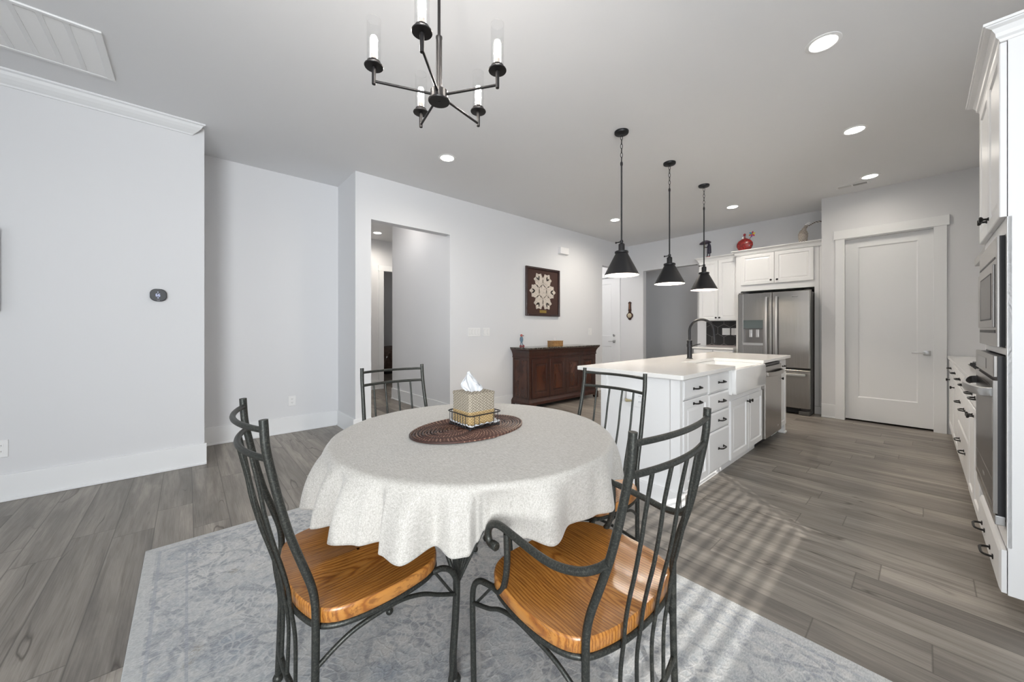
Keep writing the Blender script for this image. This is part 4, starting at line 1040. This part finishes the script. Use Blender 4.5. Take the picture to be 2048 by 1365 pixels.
t = unit('island_cabinet', 'narrow drawer-over-door island cabinet at the far end beyond the dishwasher', 5.002, 5.31)
d = front(t, 'drawer', 'x', FX, 5.006, 5.30, .732, .872, SLAB); pull(d, 'x', (FX+.02, 5.165, .797), .09)
d = front(t, 'door', 'x', FX, 5.006, 5.30, .105, .728, shaker(.29, .62)); knob(d, 'x', (FX+.02, 5.045, .665))
obj('corner_foot', MB().box(FX-.04, FX+.012, 5.25, 5.312, 0, .10, .003).box(FX-.045, FX+.024, 5.24, 5.324, 0, .02, .004), M['cab'], t)
# end panel and back
t = thing('kitchen_island', 'plain white end and back panelling of the kitchen island', 'kitchen island', (-1.43, 2.51, 0))
m = MB().box(IX, FX+.004, 2.50, 2.519, .0, .884); obj('end_panel', m, M['cab'], t)
obj('back_panel', MB().box(IX, IX+.019, 2.52, 5.31, 0, .884), M['cab'], t)
obj('corner_trim', MB().box(FX-.052, FX+.014, 2.488, 2.53, 0, .884, .002), M['cab'], t)
obj('corner_trim', MB().box(IX-.008, IX+.045, 2.488, 2.53, 0, .884, .002), M['cab'], t)
obj('base_board', MB().box(IX-.014, FX+.020, 2.474, 2.502, 0, .115, .003).box(IX-.026, FX+.032, 2.462, 2.475, 0, .02, .004).box(FX-.052, FX+.020, 2.486, 2.56, 0, .10).box(FX-.04, FX+.032, 2.47, 2.56, 0, .018, .003), M['cab'], t)
# countertop with cut-out for the sink
CX0, CX1, CY0, CY1 = -1.945, -1.062, 2.446, 5.365
SX0, SY0, SY1 = -1.520, 3.452, 4.262
def poly_r(pts): return pts
m = MB()
out = []
def corner(cx_, cy_, r, a0):
    return [(cx_+r*math.cos(math.radians(a0+90*k/5)), cy_+r*math.sin(math.radians(a0+90*k/5))) for k in range(6)]
out += corner(CX0+.015, CY0+.015, .015, 180)+corner(CX1-.015, CY0+.015, .015, 270)
out += [(CX1, SY0), (SX0, SY0), (SX0, SY1), (CX1, SY1)]
out += corner(CX1-.015, CY1-.015, .015, 0)+corner(CX0+.015, CY1-.015, .015, 90)
m.prism(out, .8845, .9145, 'xy', -.002)
tag(obj('island_countertop', m, M['quartz'], at=(-1.5, 3.9, .8845)), 'white quartz countertop of the kitchen island, with the sink cut-out', 'countertop')
# sink
t = thing('farmhouse_sink', 'white apron-front farmhouse sink set in the kitchen island', 'sink', (-1.28, 3.857, .668))
ax0, ax1, ay0, ay1 = -1.545, -1.048, 3.422, 4.292
m = MB()
m.prism([(p[0], p[1]) for p in rrect((ay0+ay1)/2, (.668+.884)/2, ay1-ay0, .216, .032, 5)], ax1-.035, ax1, 'yz', .010, True)
obj('apron', m, M['porcelain'], t)
m = MB()
m.box(ax0, ax1-.03, ay0, ay0+.045, .668, .8835, .004).box(ax0, ax1-.03, ay1-.045, ay1, .668, .8835, .004).box(ax0, ax0+.04, ay0, ay1, .668, .8835, .004).box(ax0+.03, ax1-.03, ay0+.03, ay1-.03, .668, .69)
obj('basin', m, M['porcelain'], t)
obj('drain', MB().lathe([(.045, .690), (.045, .693), (.03, .6915), (0, .691)], (-1.30, 3.857, 0), 28), M['chrome'], t)
# faucet
fx, fy = -1.640, 3.935
t = thing('faucet', 'black gooseneck kitchen faucet standing behind the island sink', 'faucet', (fx, fy, .9145))
obj('body', MB().lathe([(.032, .9145), (.031, .919), (.0245, .924), (.0235, 1.035), (.027, 1.038), (.027, 1.068), (.024, 1.070), (.024, 1.09), (.026, 1.092), (.026, 1.106), (.020, 1.110), (0, 1.111)], (fx, fy, 0), 28), M['black'], t)
gp = [(fx, fy, 1.10), (fx, fy, 1.20)]
for k in range(13):
    a = PI-PI*k/12*1.0; gp.append((fx+.118+.118*math.cos(a), fy-.0*k, 1.205+.118*math.sin(a)))
gp += [(fx+.240, fy, 1.15), (fx+.243, fy, 1.12)]
obj('spout', MB().tube(smooth(gp, 4), .0125, 14), M['black'], t)
obj('spray_head', MB().lathe([(.0125, 1.150), (.0165, 1.145), (.0165, 1.085), (.0145, 1.080), (0, 1.080)], (fx+.243, fy, 0), 22), M['black'], t)
hm = MB().lathe([(.015, 0), (.015, .030), (.010, .035)], (fx, fy, 1.053), 16, 'x'); hm.tube([(fx+.03, fy, 1.053), (fx+.06, fy+.004, 1.060), (fx+.105, fy+.012, 1.072)], [.0085, .006, .0045], 10)
obj('handle', hm, M['black'], t)
# dishwasher
t = thing('dishwasher', 'stainless steel dishwasher in the island, right of the sink', 'dishwasher', (-1.4, 4.686, 0))
obj('cabinet_body', MB().box(-1.70, FX, 4.372, 4.998, .10, .866).box(-1.70, FX-.06, 4.372, 4.998, .0, .10), M['blackplastic'], t)
m = MB().box(FX, FX+.040, 4.376, 4.994, .105, .840, .004); obj('door', m, M['steel'], t)
obj('control_strip', MB().box(FX+.0, FX+.026, 4.38, 4.99, .842, .866, .002), M['blackplastic'], t)
hp = [(FX+.040, 4.40, .765), (FX+.066, 4.43, .763), (FX+.078, 4.56, .760), (FX+.080, 4.685, .759), (FX+.078, 4.81, .760), (FX+.066, 4.94, .763), (FX+.040, 4.97, .765)]
hpp = smooth(hp, 5); hm = MB(); vs = []
for p in hpp: vs += [(p[0], p[1], p[2]+.022), (p[0]+.006, p[1], p[2]+.018), (p[0]+.006, p[1], p[2]-.018), (p[0], p[1], p[2]-.022), (p[0]-.008, p[1], p[2]-.018), (p[0]-.008, p[1], p[2]+.018)]
fs = []
for i in range(len(hpp)-1):
    for k in range(6): fs.append((i*6+k, i*6+(k+1) % 6, i*6+6+(k+1) % 6, i*6+6+k))
fs += [tuple(range(6)), tuple(len(vs)-1-k for k in range(6))]
obj('handle', hm.add(vs, fs), M['steel'], t)
obj('badge', MB().lathe([(.010, 0), (.010, .001), (0, .001)], (FX+.040, 4.86, .17), 16, 'x'), M['chrome'], t)
# outlet on the island end with a plug-in
t = thing('island_outlet', 'double white outlet plate on the white island end panel', 'outlet', (-1.425, 2.50, .705))
obj('cover_plate', MB().box(-1.485, -1.365, 2.494, 2.50, .645, .765, .002), M['white_plastic'], t)
for c in (-1.455, -1.395):
    for dz in (-.021, .021):
        obj('receptacle', MB().box(c-.016, c+.016, 2.4915, 2.494, .705+dz-.014, .705+dz+.014, .001), M['white_plastic'], t)
        s = MB()
        for dx in (-.006, .006): s.box(c+dx-.0014, c+dx+.0014, 2.491, 2.4925, .705+dz-.004, .705+dz+.008)
        obj('slots', s, M['slot'], t)
t = thing('plug_in_air_freshener', 'white plug-in air freshener with an amber bottle in the island outlet', 'air freshener', (-1.46, 2.47, .70))
obj('housing', MB().box(-1.486, -1.434, 2.452, 2.491, .700, .765, .010), M['white_plastic'], t)
obj('bottle', MB().tube([(-1.495, 2.470, .690), (-1.445, 2.470, .700)], .014, 14), simple('amber_oil', (.42, .36, .22), .2), t)
# ================================================================ BACK OF THE KITCHEN
UY = 6.95
t = thing('upper_cabinet', 'white two-door wall cabinet above the black hexagonal tiles', 'cabinet', (-2.415, 7.1, 1.372))
obj('carcass', MB().box(-2.725, -2.085, UY, 7.262, 1.372, 2.44), M['cab'], t)
d = front(t, 'door', '-y', UY, -2.722, -2.405, 1.377, 2.432, RAISED); knob(d, '-y', (-2.432, UY-.02, 1.425))
d = front(t, 'door', '-y', UY, -2.402, -2.088, 1.377, 2.432, RAISED); knob(d, '-y', (-2.375, UY-.02, 1.425))
def crown(par, x0, x1, y0, y1, z0, z1, left=True, right=True):
    def r(d, z): return (x0-(d if left else 0), x1+(d if right else 0), y0-d, y1, z)
    h = z1-z0
    return obj('crown', layers(MB(), [r(0, z0), r(.004, z0), r(.006, z0+.12*h), r(.012, z0+.2*h), r(.018, z0+.45*h), r(.034, z0+.72*h), r(.048, z0+.8*h), r(.050, z0+.84*h), r(.056, z0+.86*h), r(.056, z1)]), M['cab'], par)
crown(t, -2.725, -2.085, UY-.02, 7.262, 2.425, 2.500, True, False)
t = thing('refrigerator_cabinet', 'white cabinet surround with two doors above the refrigerator', 'cabinet', (-1.53, 7.0, 0))
FY = 6.80
obj('side_panel', MB().box(-2.080, -2.012, FY, 7.262, 0, 2.44), M['cab'], t)
obj('side_panel', MB().box(-1.068, -.968, FY, 7.262, 0, 2.44), M['cab'], t)
obj('side_groove_shade', MB().box(-1.018, -1.014, FY-.001, FY+.002, .11, 2.44), M['cab_gap_shade'], t)  # grey strips: groove and toe shade painted on the flat panel
obj('toe_line_shade', MB().box(-1.066, -.97, FY-.0015, FY+.002, .108, .112), M['cab_gap_shade'], t)
obj('top_box', MB().box(-2.012, -1.068, FY, 7.262, 1.842, 2.44), M['cab'], t)
d = front(t, 'door', '-y', FY, -2.008, -1.552, 1.938, 2.425, RAISED); knob(d, '-y', (-1.590, FY-.02, 1.990))
d = front(t, 'door', '-y', FY, -1.548, -1.074, 1.938, 2.425, RAISED); knob(d, '-y', (-1.510, FY-.02, 1.990))
crown(t, -2.080, -.966, FY-.02, 7.262, 2.428, 2.507, True, False)
obj('recess_shade', MB().box(-2.010, -1.070, 7.22, 7.26, .02, 1.84), M['dark_room'], t)  # near-black sheet paints the shade behind and above the refrigerator
# refrigerator
t = thing('refrigerator', 'stainless french-door refrigerator with water dispenser and bottom freezer drawer', 'refrigerator', (-1.52, 6.86, 0))
rx0, rx1, ry = -1.965, -1.072, 6.500
side = simple('grey_fridge_side', (.10, .095, .09), .4, .5)
obj('body', MB().box(rx0+.004, rx1-.004, ry+.085, 7.20, .03, 1.765, .004), side, t)
ddx = (-1.889, -1.632)
# left door with dispenser opening
m = MB(); zA, zB = .668, 1.775; da, db = 1.002, 1.362
m.box(rx0, ddx[0], ry, ry+.075, zA, zB, .006).box(ddx[1], -1.519, ry, ry+.075, zA, zB, .006).box(ddx[0]-.006, ddx[1]+.006, ry+.0015, ry+.075, zA+.002, da).box(ddx[0]-.006, ddx[1]+.006, ry+.0015, ry+.075, db, zB-.002)
dl = obj('door', m, M['steel'], t)
obj('door', MB().box(-1.511, rx1, ry, ry+.075, zA, zB, .006), M['steel'], t)
obj('freezer_drawer', MB().box(rx0, rx1, ry, ry+.075, .098, .640, .006), M['steel'], t)
obj('gasket', MB().box(rx0+.01, rx1-.01, ry+.03, ry+.09, .64, .668).box(-1.519, -1.511, ry+.03, ry+.09, zA, zB), M['dark_room'], t)
obj('dispenser_panel', MB().box(ddx[0], ddx[1], ry+.004, ry+.02, 1.235, db, .001), simple('dispenser_glass', (.16, .19, .19), .1, .3), dl)
dm = MB().box(ddx[0], ddx[1], ry+.060, ry+.07, da, 1.235).box(ddx[0], ddx[0]+.004, ry+.01, ry+.065, da, 1.235).box(ddx[1]-.004, ddx[1], ry+.01, ry+.065, da, 1.235)
obj('dispenser_recess', dm, M['steel_dark'], dl)
obj('drip_tray', MB().box(ddx[0]-.008, ddx[1]+.004, ry-.006, ry+.06, da-.025, da+.010, .003), M['chrome'], dl)
for c in (-1.80, -1.71): obj('dispenser_paddle', MB().box(c-.020, c+.020, ry+.035, ry+.050, 1.10, 1.22, .004).box(c-.009, c+.012, ry+.03, ry+.04, 1.12, 1.16, .002), M['chrome'], dl)
def barh(x, z0, z1):
    P = smooth([(x, ry-.004, z1), (x, ry-.035, z1-.02), (x, ry-.052, (z0*.3+z1*.7)), (x, ry-.058, (z0+z1)/2), (x, ry-.052, (z0*.7+z1*.3)), (x, ry-.035, z0+.02), (x, ry-.004, z0)], 5)
    m = MB(); vs = []
    for p in P: vs += [(p[0]-.013, p[1]+.006, p[2]), (p[0]-.011, p[1]-.006, p[2]), (p[0]+.011, p[1]-.006, p[2]), (p[0]+.013, p[1]+.006, p[2])]
    fs = [(i*4+k, i*4+(k+1) % 4, i*4+4+(k+1) % 4, i*4+4+k) for i in range(len(P)-1) for k in range(4)]+[(0, 1, 2, 3), (len(vs)-1, len(vs)-2, len(vs)-3, len(vs)-4)]
    return m.add(vs, fs)
obj('handle', barh(-1.578, .76, 1.705), M['chrome'], t); obj('handle', barh(-1.452, .76, 1.705), M['chrome'], t)
obj('freezer_handle', MB().box(-1.925, -1.112, ry-.058, ry-.040, .560, .592, .004).box(-1.90, -1.87, ry-.042, ry+.002, .565, .587).box(-1.16, -1.13, ry-.042, ry+.002, .565, .587), M['chrome'], t)
obj('kick_grille', MB().box(rx0+.02, -1.19, ry+.06, ry+.09, .02, .095), M['dark_room'], t)
obj('hinge_foot', MB().box(-1.20, rx1-.002, ry+.01, ry+.30, 0, .060, .008), side, t); obj('hinge_foot', MB().box(rx0, -1.85, ry+.01, ry+.30, 0, .060, .008), side, t)
obj('hinge_cap', MB().box(-1.14, rx1-.003, ry+.02, ry+.16, 1.765, 1.79, .006), side, t); obj('hinge_cap', MB().box(rx0+.003, -1.90, ry+.02, ry+.16, 1.765, 1.79, .006), side, t)
obj('maker_mark', MB().box(-1.275, -1.205, ry-.0006, ry+.001, 1.69, 1.697), simple('grey_mark', (.30, .29, .28), .4, .5), t)
# back base cabinet and counter
t = thing('base_cabinet', 'white base cabinet below the black hexagonal tiles, left of the refrigerator', 'cabinet', (-2.40, 7.0, 0))
obj('carcass', MB().box(-2.718, -2.085, 6.70, 7.262, .10, .884), M['cab'], t)
obj('toe_kick', MB().box(-2.70, -2.085, 6.76, 7.262, 0, .10), M['cab'], t)
for (a, b) in ((-2.715, -2.403), (-2.400, -2.088)):
    d = front(t, 'drawer', '-y', 6.70, a, b, .732, .872, SLAB); pull(d, '-y', ((a+b)/2, 6.68, .800))
    d = front(t, 'door', '-y', 6.70, a, b, .105, .728, RAISED); knob(d, '-y', ((b-.03) if a < -2.5 else (a+.03), 6.68, .68))
tag(obj('back_countertop', MB().box(-2.735, -2.083, 6.662, 7.255, .8845, .9145, .003), M['quartz'], at=(-2.4, 7, .8845)), 'short white countertop under the black hexagonal tiles, left of the refrigerator', 'countertop')
# figurines on top of the cabinets
t = thing('umbrella_figurine', 'small figurine of a walker in a dark coat holding an open umbrella', 'figurine', (-2.56, 6.93, 2.50))
navy = simple('dark_navy_glaze', (.022, .020, .040), .5); red = simple('red_glaze', (.20, .010, .008), .3, var=.75, vscale=38, coat=.3)
ux, uy, u0 = -2.545, 6.92, 2.500
obj('coat', MB().lathe([(.030, .07), (.036, .075), (.034, .14), (.030, .20), (.020, .235), (0, .245)], (ux, uy, u0), 18, sx=1.0, sy=.8), navy, t)
obj('head', MB().ell((ux-.004, uy-.004, u0+.245), .016, .016, .020), simple('dark_hair', (.02, .018, .03), .6), t)
for s in (-1, 1):
    obj('leg', MB().tube([(ux-.006+.012*s, uy, u0+.08), (ux-.010+.02*s, uy, u0+.045), (ux-.012+.018*s, uy, u0+.012)], .009, 8), navy, t)
    obj('shoe', MB().ell((ux-.020+.018*s, uy-.006, u0+.010), .020, .010, .010, 12, 8), red, t)
obj('arm', MB().tube([(ux-.015, uy-.01, u0+.20), (ux-.035, uy-.02, u0+.175), (ux-.062, uy-.03, u0+.185)], .008, 8), navy, t)
um = MB().tube([(ux-.062, uy-.03, u0+.16), (ux-.056, uy-.03, u0+.30)], .0025, 6)
obj('umbrella_shaft', um, M['brass'], t)
uc = []
def ump(i, j):
    a = 2*PI*i/48; f = j/8; r_ = .098*f*(1-.06*(1-abs(math.cos(4*a)))*f); z = .050*(1-f**1.8)-.004*(1-abs(math.cos(4*a)))*f
    return (ux-.054+r_*math.cos(a), uy-.03+r_*math.sin(a), u0+.255+z+.10*(r_*math.cos(a)))
m = MB(); m.grid(ump, 48, 9, True); uo = obj('umbrella_canopy', m, simple('plum_grey_glaze', (.10, .08, .11), .5), t); sm = uo.modifiers.new('thickness', 'SOLIDIFY'); sm.thickness = .002
t = thing('flower_vase_figurine', 'round glossy red figurine with two small blossoms on top of the refrigerator cabinet', 'figurine', (-2.0, 6.83, 2.507))
vx, vy, v0 = -1.965, 6.83, 2.507
obj('body', MB().lathe([(.050, 0), (.095, .030), (.118, .080), (.116, .125), (.090, .165), (.045, .195), (.018, .206), (.012, .235)], (vx, vy, v0), 36, sy=.40), red, t)
obj('figure_head', MB().ell((vx-.002, vy, v0+.262), .020, .015, .024), simple('crimson_glaze', (.25, .02, .03), .3), t)
obj('collar', MB().ell((vx-.022, vy-.012, v0+.212), .013, .010, .018), M['white_plastic'], t)
obj('stem', MB().tube([(vx+.05, vy, v0+.15), (vx+.10, vy, v0+.235)], .004, 8), simple('dark_stem', (.05, .02, .02), .5), t)
pc = [(.55, .45, .03), (.35, .03, .05), (.05, .25, .35), (.50, .12, .02), (.25, .03, .25), (.45, .05, .04)]
for k in range(6):
    a = PI*2*k/6+.3
    obj('petal', MB().ell((vx+.105+.026*math.cos(a), vy, v0+.255+.026*math.sin(a)), .024, .007, .013, 12, 8, Matrix.Rotation(-a, 3, 'Y')), simple('petal_colour_%d' % k, pc[k], .35), t)
t = thing('striped_animal_figurine', 'black-and-white striped long-tailed animal figurine at the end of the refrigerator cabinet top', 'figurine', (-1.2, 6.83, 2.507))
def mk_stripe():
    m, nt, b = mat('black_white_stripes'); T = NT(nt); g = T.n('ShaderNodeTexCoord').outputs['Object']
    sep = T.n('ShaderNodeSeparateXYZ', {0: g}); f = T.math('FRACT', T.math('MULTIPLY', T.math('ADD', sep.outputs[2], T.math('MULTIPLY', T.math('ABSOLUTE', sep.outputs[0]), .55)), 48.0))
    T.link(T.mix(T.math('GREATER_THAN', f, .5), (.05, .04, .035), (.62, .57, .50)), b.inputs['Base Color']); b.inputs['Roughness'].default_value = .4; return m
ST = mk_stripe()
zx, zy, z0 = -1.205, 6.83, 2.507
obj('body', MB().lathe([(.045, 0), (.052, .03), (.058, .08), (.060, .13), (.045, .17), (.028, .19)], (zx, zy, z0), 28, sy=.7), ST, t)
obj('neck', MB().tube(smooth([(zx, zy, z0+.17), (zx+.015, zy, z0+.20), (zx+.035, zy, z0+.235), (zx+.05, zy, z0+.255)], 5), [.030]*6+[.024]*6+[.018]*4, 14), ST, t)
obj('head', MB().ell((zx+.055, zy-.01, z0+.268), .034, .016, .014, 16, 10, Matrix.Rotation(-.5, 3, 'Y')), M['white_plastic'], t)
obj('tail', MB().tube(smooth([(zx+.06, zy, z0+.235), (zx+.10, zy, z0+.255), (zx+.15, zy, z0+.275), (zx+.215, zy, z0+.272)], 6), .009, 10), ST, t)
# ================================================================ RIGHT-HAND KITCHEN RUN (turned by 0.4 degrees)
pv = Vector((.184, 6, 0)); XF[0] = Matrix.Translation(pv) @ Matrix.Rotation(.0070, 4, 'Z') @ Matrix.Translation(-pv)
DX = .184; KX = .204
TY0, TY1 = 2.588, 3.372
t = thing('oven_cabinet', 'tall white cabinet housing the wall oven and microwave at the right edge', 'cabinet', (.5, (TY0+TY1)/2, 0))
m = MB()
m.box(KX+.002, .79, TY0, TY0+.02, .10, 2.446).box(KX+.002, .79, TY1-.02, TY1, .10, 2.446).box(.60, .79, TY0+.02, TY1-.02, .10, 2.446).box(KX+.002, .60, TY0+.02, TY1-.02, .10, .30).box(KX+.002, .60, TY0+.02, TY1-.02, 1.70, 2.446)
m.box(KX+.002, .60, TY0+.02, TY1-.02, 1.640, 1.70)
obj('carcass', m, M['cab'], t)
obj('face_frame', MB().box(KX-.0, KX+.012, TY0, TY0+.036, .30, 1.70).box(KX, KX+.012, TY1-.036, TY1, .30, 1.70).box(KX, KX+.012, TY0+.036, TY1-.036, 1.632, 1.70).box(KX, KX+.012, TY0+.036, TY1-.036, 1.112, 1.142).box(KX, KX+.012, TY0+.036, TY1-.036, .29, .372), M['cab'], t)
obj('toe_kick', MB().box(KX+.07, .79, TY0+.05, TY1, 0, .10), M['cab'], t)
mid = (TY0+TY1)/2
d = front(t, 'door', '-x', KX, TY0+.004, mid-.001, 1.700, 2.444, RAISED); knob(d, '-x', (DX, mid-.035, 1.765))
d = front(t, 'door', '-x', KX, mid+.001, TY1-.004, 1.700, 2.444, RAISED); knob(d, '-x', (DX, mid+.035, 1.765))
d = front(t, 'drawer', '-x', KX, TY0+.004, TY1-.004, .102, .286, SLAB); pull(d, '-x', (DX, 2.84, .172), .11, .034); pull(d, '-x', (DX, 3.17, .172), .11, .034)
def r2(dd, z): return (KX-.016-dd, .79, TY0-dd, TY1+dd, z)
obj('crown', layers(MB(), [r2(0, 2.444), r2(.003, 2.446), r2(.006, 2.456), r2(.014, 2.464), r2(.016, 2.480), r2(.026, 2.498), r2(.042, 2.506), r2(.044, 2.510), r2(.050, 2.511), r2(.050, 2.522)]), M['cab'], t)
# microwave
t = thing('built_in_microwave', 'stainless built-in microwave with black side, above the wall oven', 'microwave', (.4, mid, 1.15))
my0, my1, mz0, mz1 = TY0+.037, TY1-.060, 1.146, 1.628
obj('body', MB().box(DX+.004, KX-.0015, my0, my1, mz0, mz1).box(KX+.014, .58, my0+.02, my1-.02, mz0+.01, mz1-.01).box(KX-.003, KX+.016, my0+.005, my1-.005, mz0+.005, mz1-.005), M['blackplastic'], t)
obj('trim_kit', MB().box(DX-.003, DX+.004, my0, my1, mz0, mz1, .001), M['steel'], t)
m = MB(); m.box(DX-.0045, DX-.002, my0+.055, my1-.03, mz1-.092, mz1-.084).box(DX-.0045, DX-.002, my0+.055, my1-.03, mz0+.060, mz0+.074)
obj('vent_slot', m, M['blackplastic'], t)
obj('door', MB().box(DX-.010, DX-.003, my0+.065, my1-.035, mz0+.085, mz1-.115, .002), M['steel'], t)
m = MB(); a_, b_, c_, d_ = my0+.11, my1-.15, mz0+.12, mz1-.15
m.box(DX-.0112, DX-.0098, a_, b_, c_, c_+.006).box(DX-.0112, DX-.0098, a_, b_, d_-.006, d_).box(DX-.0112, DX-.0098, a_, a_+.008, c_, d_).box(DX-.0112, DX-.0098, b_-.008, b_, c_, d_)
obj('window_gasket', m, M['blackplastic'], t)
obj('window', MB().box(DX-.0108, DX-.0099, a_+.008, b_-.008, c_+.006, d_-.006), M['steel_dark'], t)
# oven
t = thing('oven', 'stainless wall oven with a bowed handle and mirror-like door, black on its side', 'oven', (.4, mid, .38))
oy0, oy1 = TY0+.030, TY1-.030; OX = .170
obj('body', MB().box(OX+.012, KX-.0015, oy0, oy1, .395, 1.105).box(KX+.014, .58, oy0+.02, oy1-.02, .39, 1.09).box(KX-.003, KX+.016, oy0+.01, oy1-.01, .395, 1.10), M['blackplastic'], t)
obj('control_panel', MB().box(OX, OX+.013, oy0, oy1, 1.014, 1.108, .003), M['steel'], t)
obj('control_display', MB().box(OX-.001, OX+.001, oy0+.25, oy1-.10, 1.035, 1.085), simple('dark_display', (.05, .05, .05), .1), t)
d = obj('door', MB().panel((OX+.012, oy0, .425), (0, 1, 0), (0, 0, 1), (-1, 0, 0), oy1-oy0, .575, [(0, .012), (.003, .0125), (.030, .0125), (.032, .0105), (.034, .0105)]), M['steel'], t)
obj('glass', MB().box(OX+.0005, OX+.0035, oy0+.033, oy1-.033, .458, .967), M['steel_dark'], d)
obj('glass_line', MB().box(OX+.0, OX+.001, oy0+.033, oy1-.033, .560, .563), M['chrome'], d)
obj('maker_mark', MB().box(OX-.0003, OX+.0006, mid-.03, mid+.03, .50, .512), M['chrome'], d)
hp = [(OX, oy0+.04, .945), (OX-.030, oy0+.075, .942), (OX-.052, oy0+.22, .938), (OX-.060, mid, .936), (OX-.052, oy1-.22, .938), (OX-.030, oy1-.075, .942), (OX, oy1-.04, .945)]
P = smooth(hp, 6); vs = []
for p in P: vs += [(p[0]+.006, p[1], p[2]+.020), (p[0]-.004, p[1], p[2]+.017), (p[0]-.007, p[1], p[2]), (p[0]-.004, p[1], p[2]-.017), (p[0]+.006, p[1], p[2]-.020)]
fs = [(i*5+k, i*5+(k+1) % 5, i*5+5+(k+1) % 5, i*5+5+k) for i in range(len(P)-1) for k in range(5)]+[tuple(range(5)), tuple(len(vs)-1-k for k in range(5))]
obj('handle', MB().add(vs, fs, True), M['chrome'], d)
obj('bottom_trim', MB().box(OX+.004, KX-.002, oy0-.004, oy1+.004, .378, .418, .003), M['chrome'], t)
# base cabinets beyond the tower
def unit2(name, label, y0, y1):
    t = thing(name, label, 'cabinet', (.5, (y0+y1)/2, 0), 0, 'white base cabinets of the right-hand run')
    obj('carcass', MB().box(KX, .79, y0, y1, .10, .884), M['cab'], t); obj('toe_kick', MB().box(KX+.06, .79, y0, y1, 0, .10), M['cab'], t); return t
t = unit2('base_cabinet', 'drawer-over-door base cabinet at the pantry end of the right-hand run', 5.902, 6.615)
d = front(t, 'drawer', '-x', KX, 5.905, 6.61, .732, .872, SLAB); pull(d, '-x', (DX, 6.18, .800)); d = front(t, 'door', '-x', KX, 5.905, 6.61, .105, .728, RAISED); knob(d, '-x', (DX, 6.42, .655))
t = unit2('base_cabinet', 'drawer-over-door base cabinet second from the pantry wall', 5.172, 5.90)
d = front(t, 'drawer', '-x', KX, 5.175, 5.897, .732, .872, SLAB); pull(d, '-x', (DX, 5.52, .800)); d = front(t, 'door', '-x', KX, 5.175, 5.897, .105, .728, RAISED); knob(d, '-x', (DX, 5.62, .650))
t = unit2('base_cabinet', 'three-drawer base cabinet directly below the cooktop', 4.102, 5.17)
for (za, zb, zh) in ((.732, .872, .800), (.425, .728, .610), (.105, .421, .290)):
    d = front(t, 'drawer', '-x', KX, 4.105, 5.167, za, zb, SLAB); pull(d, '-x', (DX, 4.88, zh)); pull(d, '-x', (DX, 4.40, zh))
t = unit2('base_cabinet', 'base cabinet with paired pulls right beside the oven cabinet', 3.376, 4.10)
d = front(t, 'drawer', '-x', KX, 3.38, 4.097, .732, .872, SLAB); pull(d, '-x', (DX, 3.84, .805)); pull(d, '-x', (DX, 3.55, .805))
d = front(t, 'door', '-x', KX, 3.38, 3.737, .105, .728, RAISED); knob(d, '-x', (DX, 3.70, .675)); d = front(t, 'door', '-x', KX, 3.74, 4.097, .105, .728, RAISED); knob(d, '-x', (DX, 3.775, .675))
tag(obj('kitchen_countertop', MB().box(.172, .79, 3.374, 6.615, .8845, .9145, .003), M['quartz'], at=(.48, 5, .8845)), 'long white countertop of the right-hand kitchen run under the cooktop', 'countertop')
t = thing('cooktop', 'cooktop with black grates on the right-hand counter, partly hidden by the oven', 'cooktop', (.49, 4.68, .9145))
obj('tray', MB().box(.235, .74, 4.30, 5.06, .9145, .922, .003), M['steel'], t)
for yc in (4.49, 4.87):
    g = MB()
    for k in range(5): g.box(.28+k*.095, .292+k*.095, yc-.17, yc+.17, .935, .947)
    g.box(.26, .70, yc-.17, yc-.158, .930, .945).box(.26, .70, yc+.158, yc+.17, .930, .945).box(.26, .272, yc-.17, yc+.17, .922, .945).box(.688, .70, yc-.17, yc+.17, .922, .945)
    obj('grate', g, M['black'], t)
for k in range(4): obj('knob', MB().lathe([(.018, .922), (.016, .945), (0, .946)], (.252, 4.50+.12*k, 0), 16), M['black'], t)
t = thing('range_hood', 'slim light grey range hood edge above the cooktop', 'range hood', (.55, 4.68, 1.76))
obj('canopy', MB().box(.272, .79, 4.30, 5.06, 1.762, 1.825, .004), simple('hood_grey', (.45, .45, .44), .35, .6), t)
obj('filter', MB().box(.32, .74, 4.36, 5.0, 1.757, 1.763), M['steel_dark'], t)
t = thing('hood_cabinet', 'white wall cabinet over the range hood, hidden behind the tall oven cabinet', 'cabinet', (.64, 4.68, 1.83))
obj('carcass', MB().box(.48, .79, 4.30, 5.06, 1.827, 2.44), M['cab'], t)
d = front(t, 'door', '-x', .48, 4.303, 4.678, 1.83, 2.436, RAISED); front(t, 'door', '-x', .48, 4.682, 5.057, 1.83, 2.436, RAISED)
XF[0] = Matrix.Identity(4)
# bed glimpsed in the bedroom
t = thing('bed', 'corner of a bed with a brown patterned cover, seen through the hallway', 'bed', (-9.8, 4.6, 0))
def mk_quilt():
    return mk_darkwood('brown_patterned_cover', ((.05, .032, .024), (.17, .11, .085)), (14, 14, 22), .9)
m = MB(); pr = [(3.98, .14), (3.99, .32), (4.03, .50), (4.12, .62), (4.26, .69), (4.6, .72), (5.6, .72), (5.6, .14)]
m.prism(pr, -10.9, -9.7, 'yz', .03, False)
obj('cover', m, mk_quilt(), t); obj('base', MB().box(-10.9, -9.75, 4.02, 5.6, 0, .14), M['dark_room'], t)
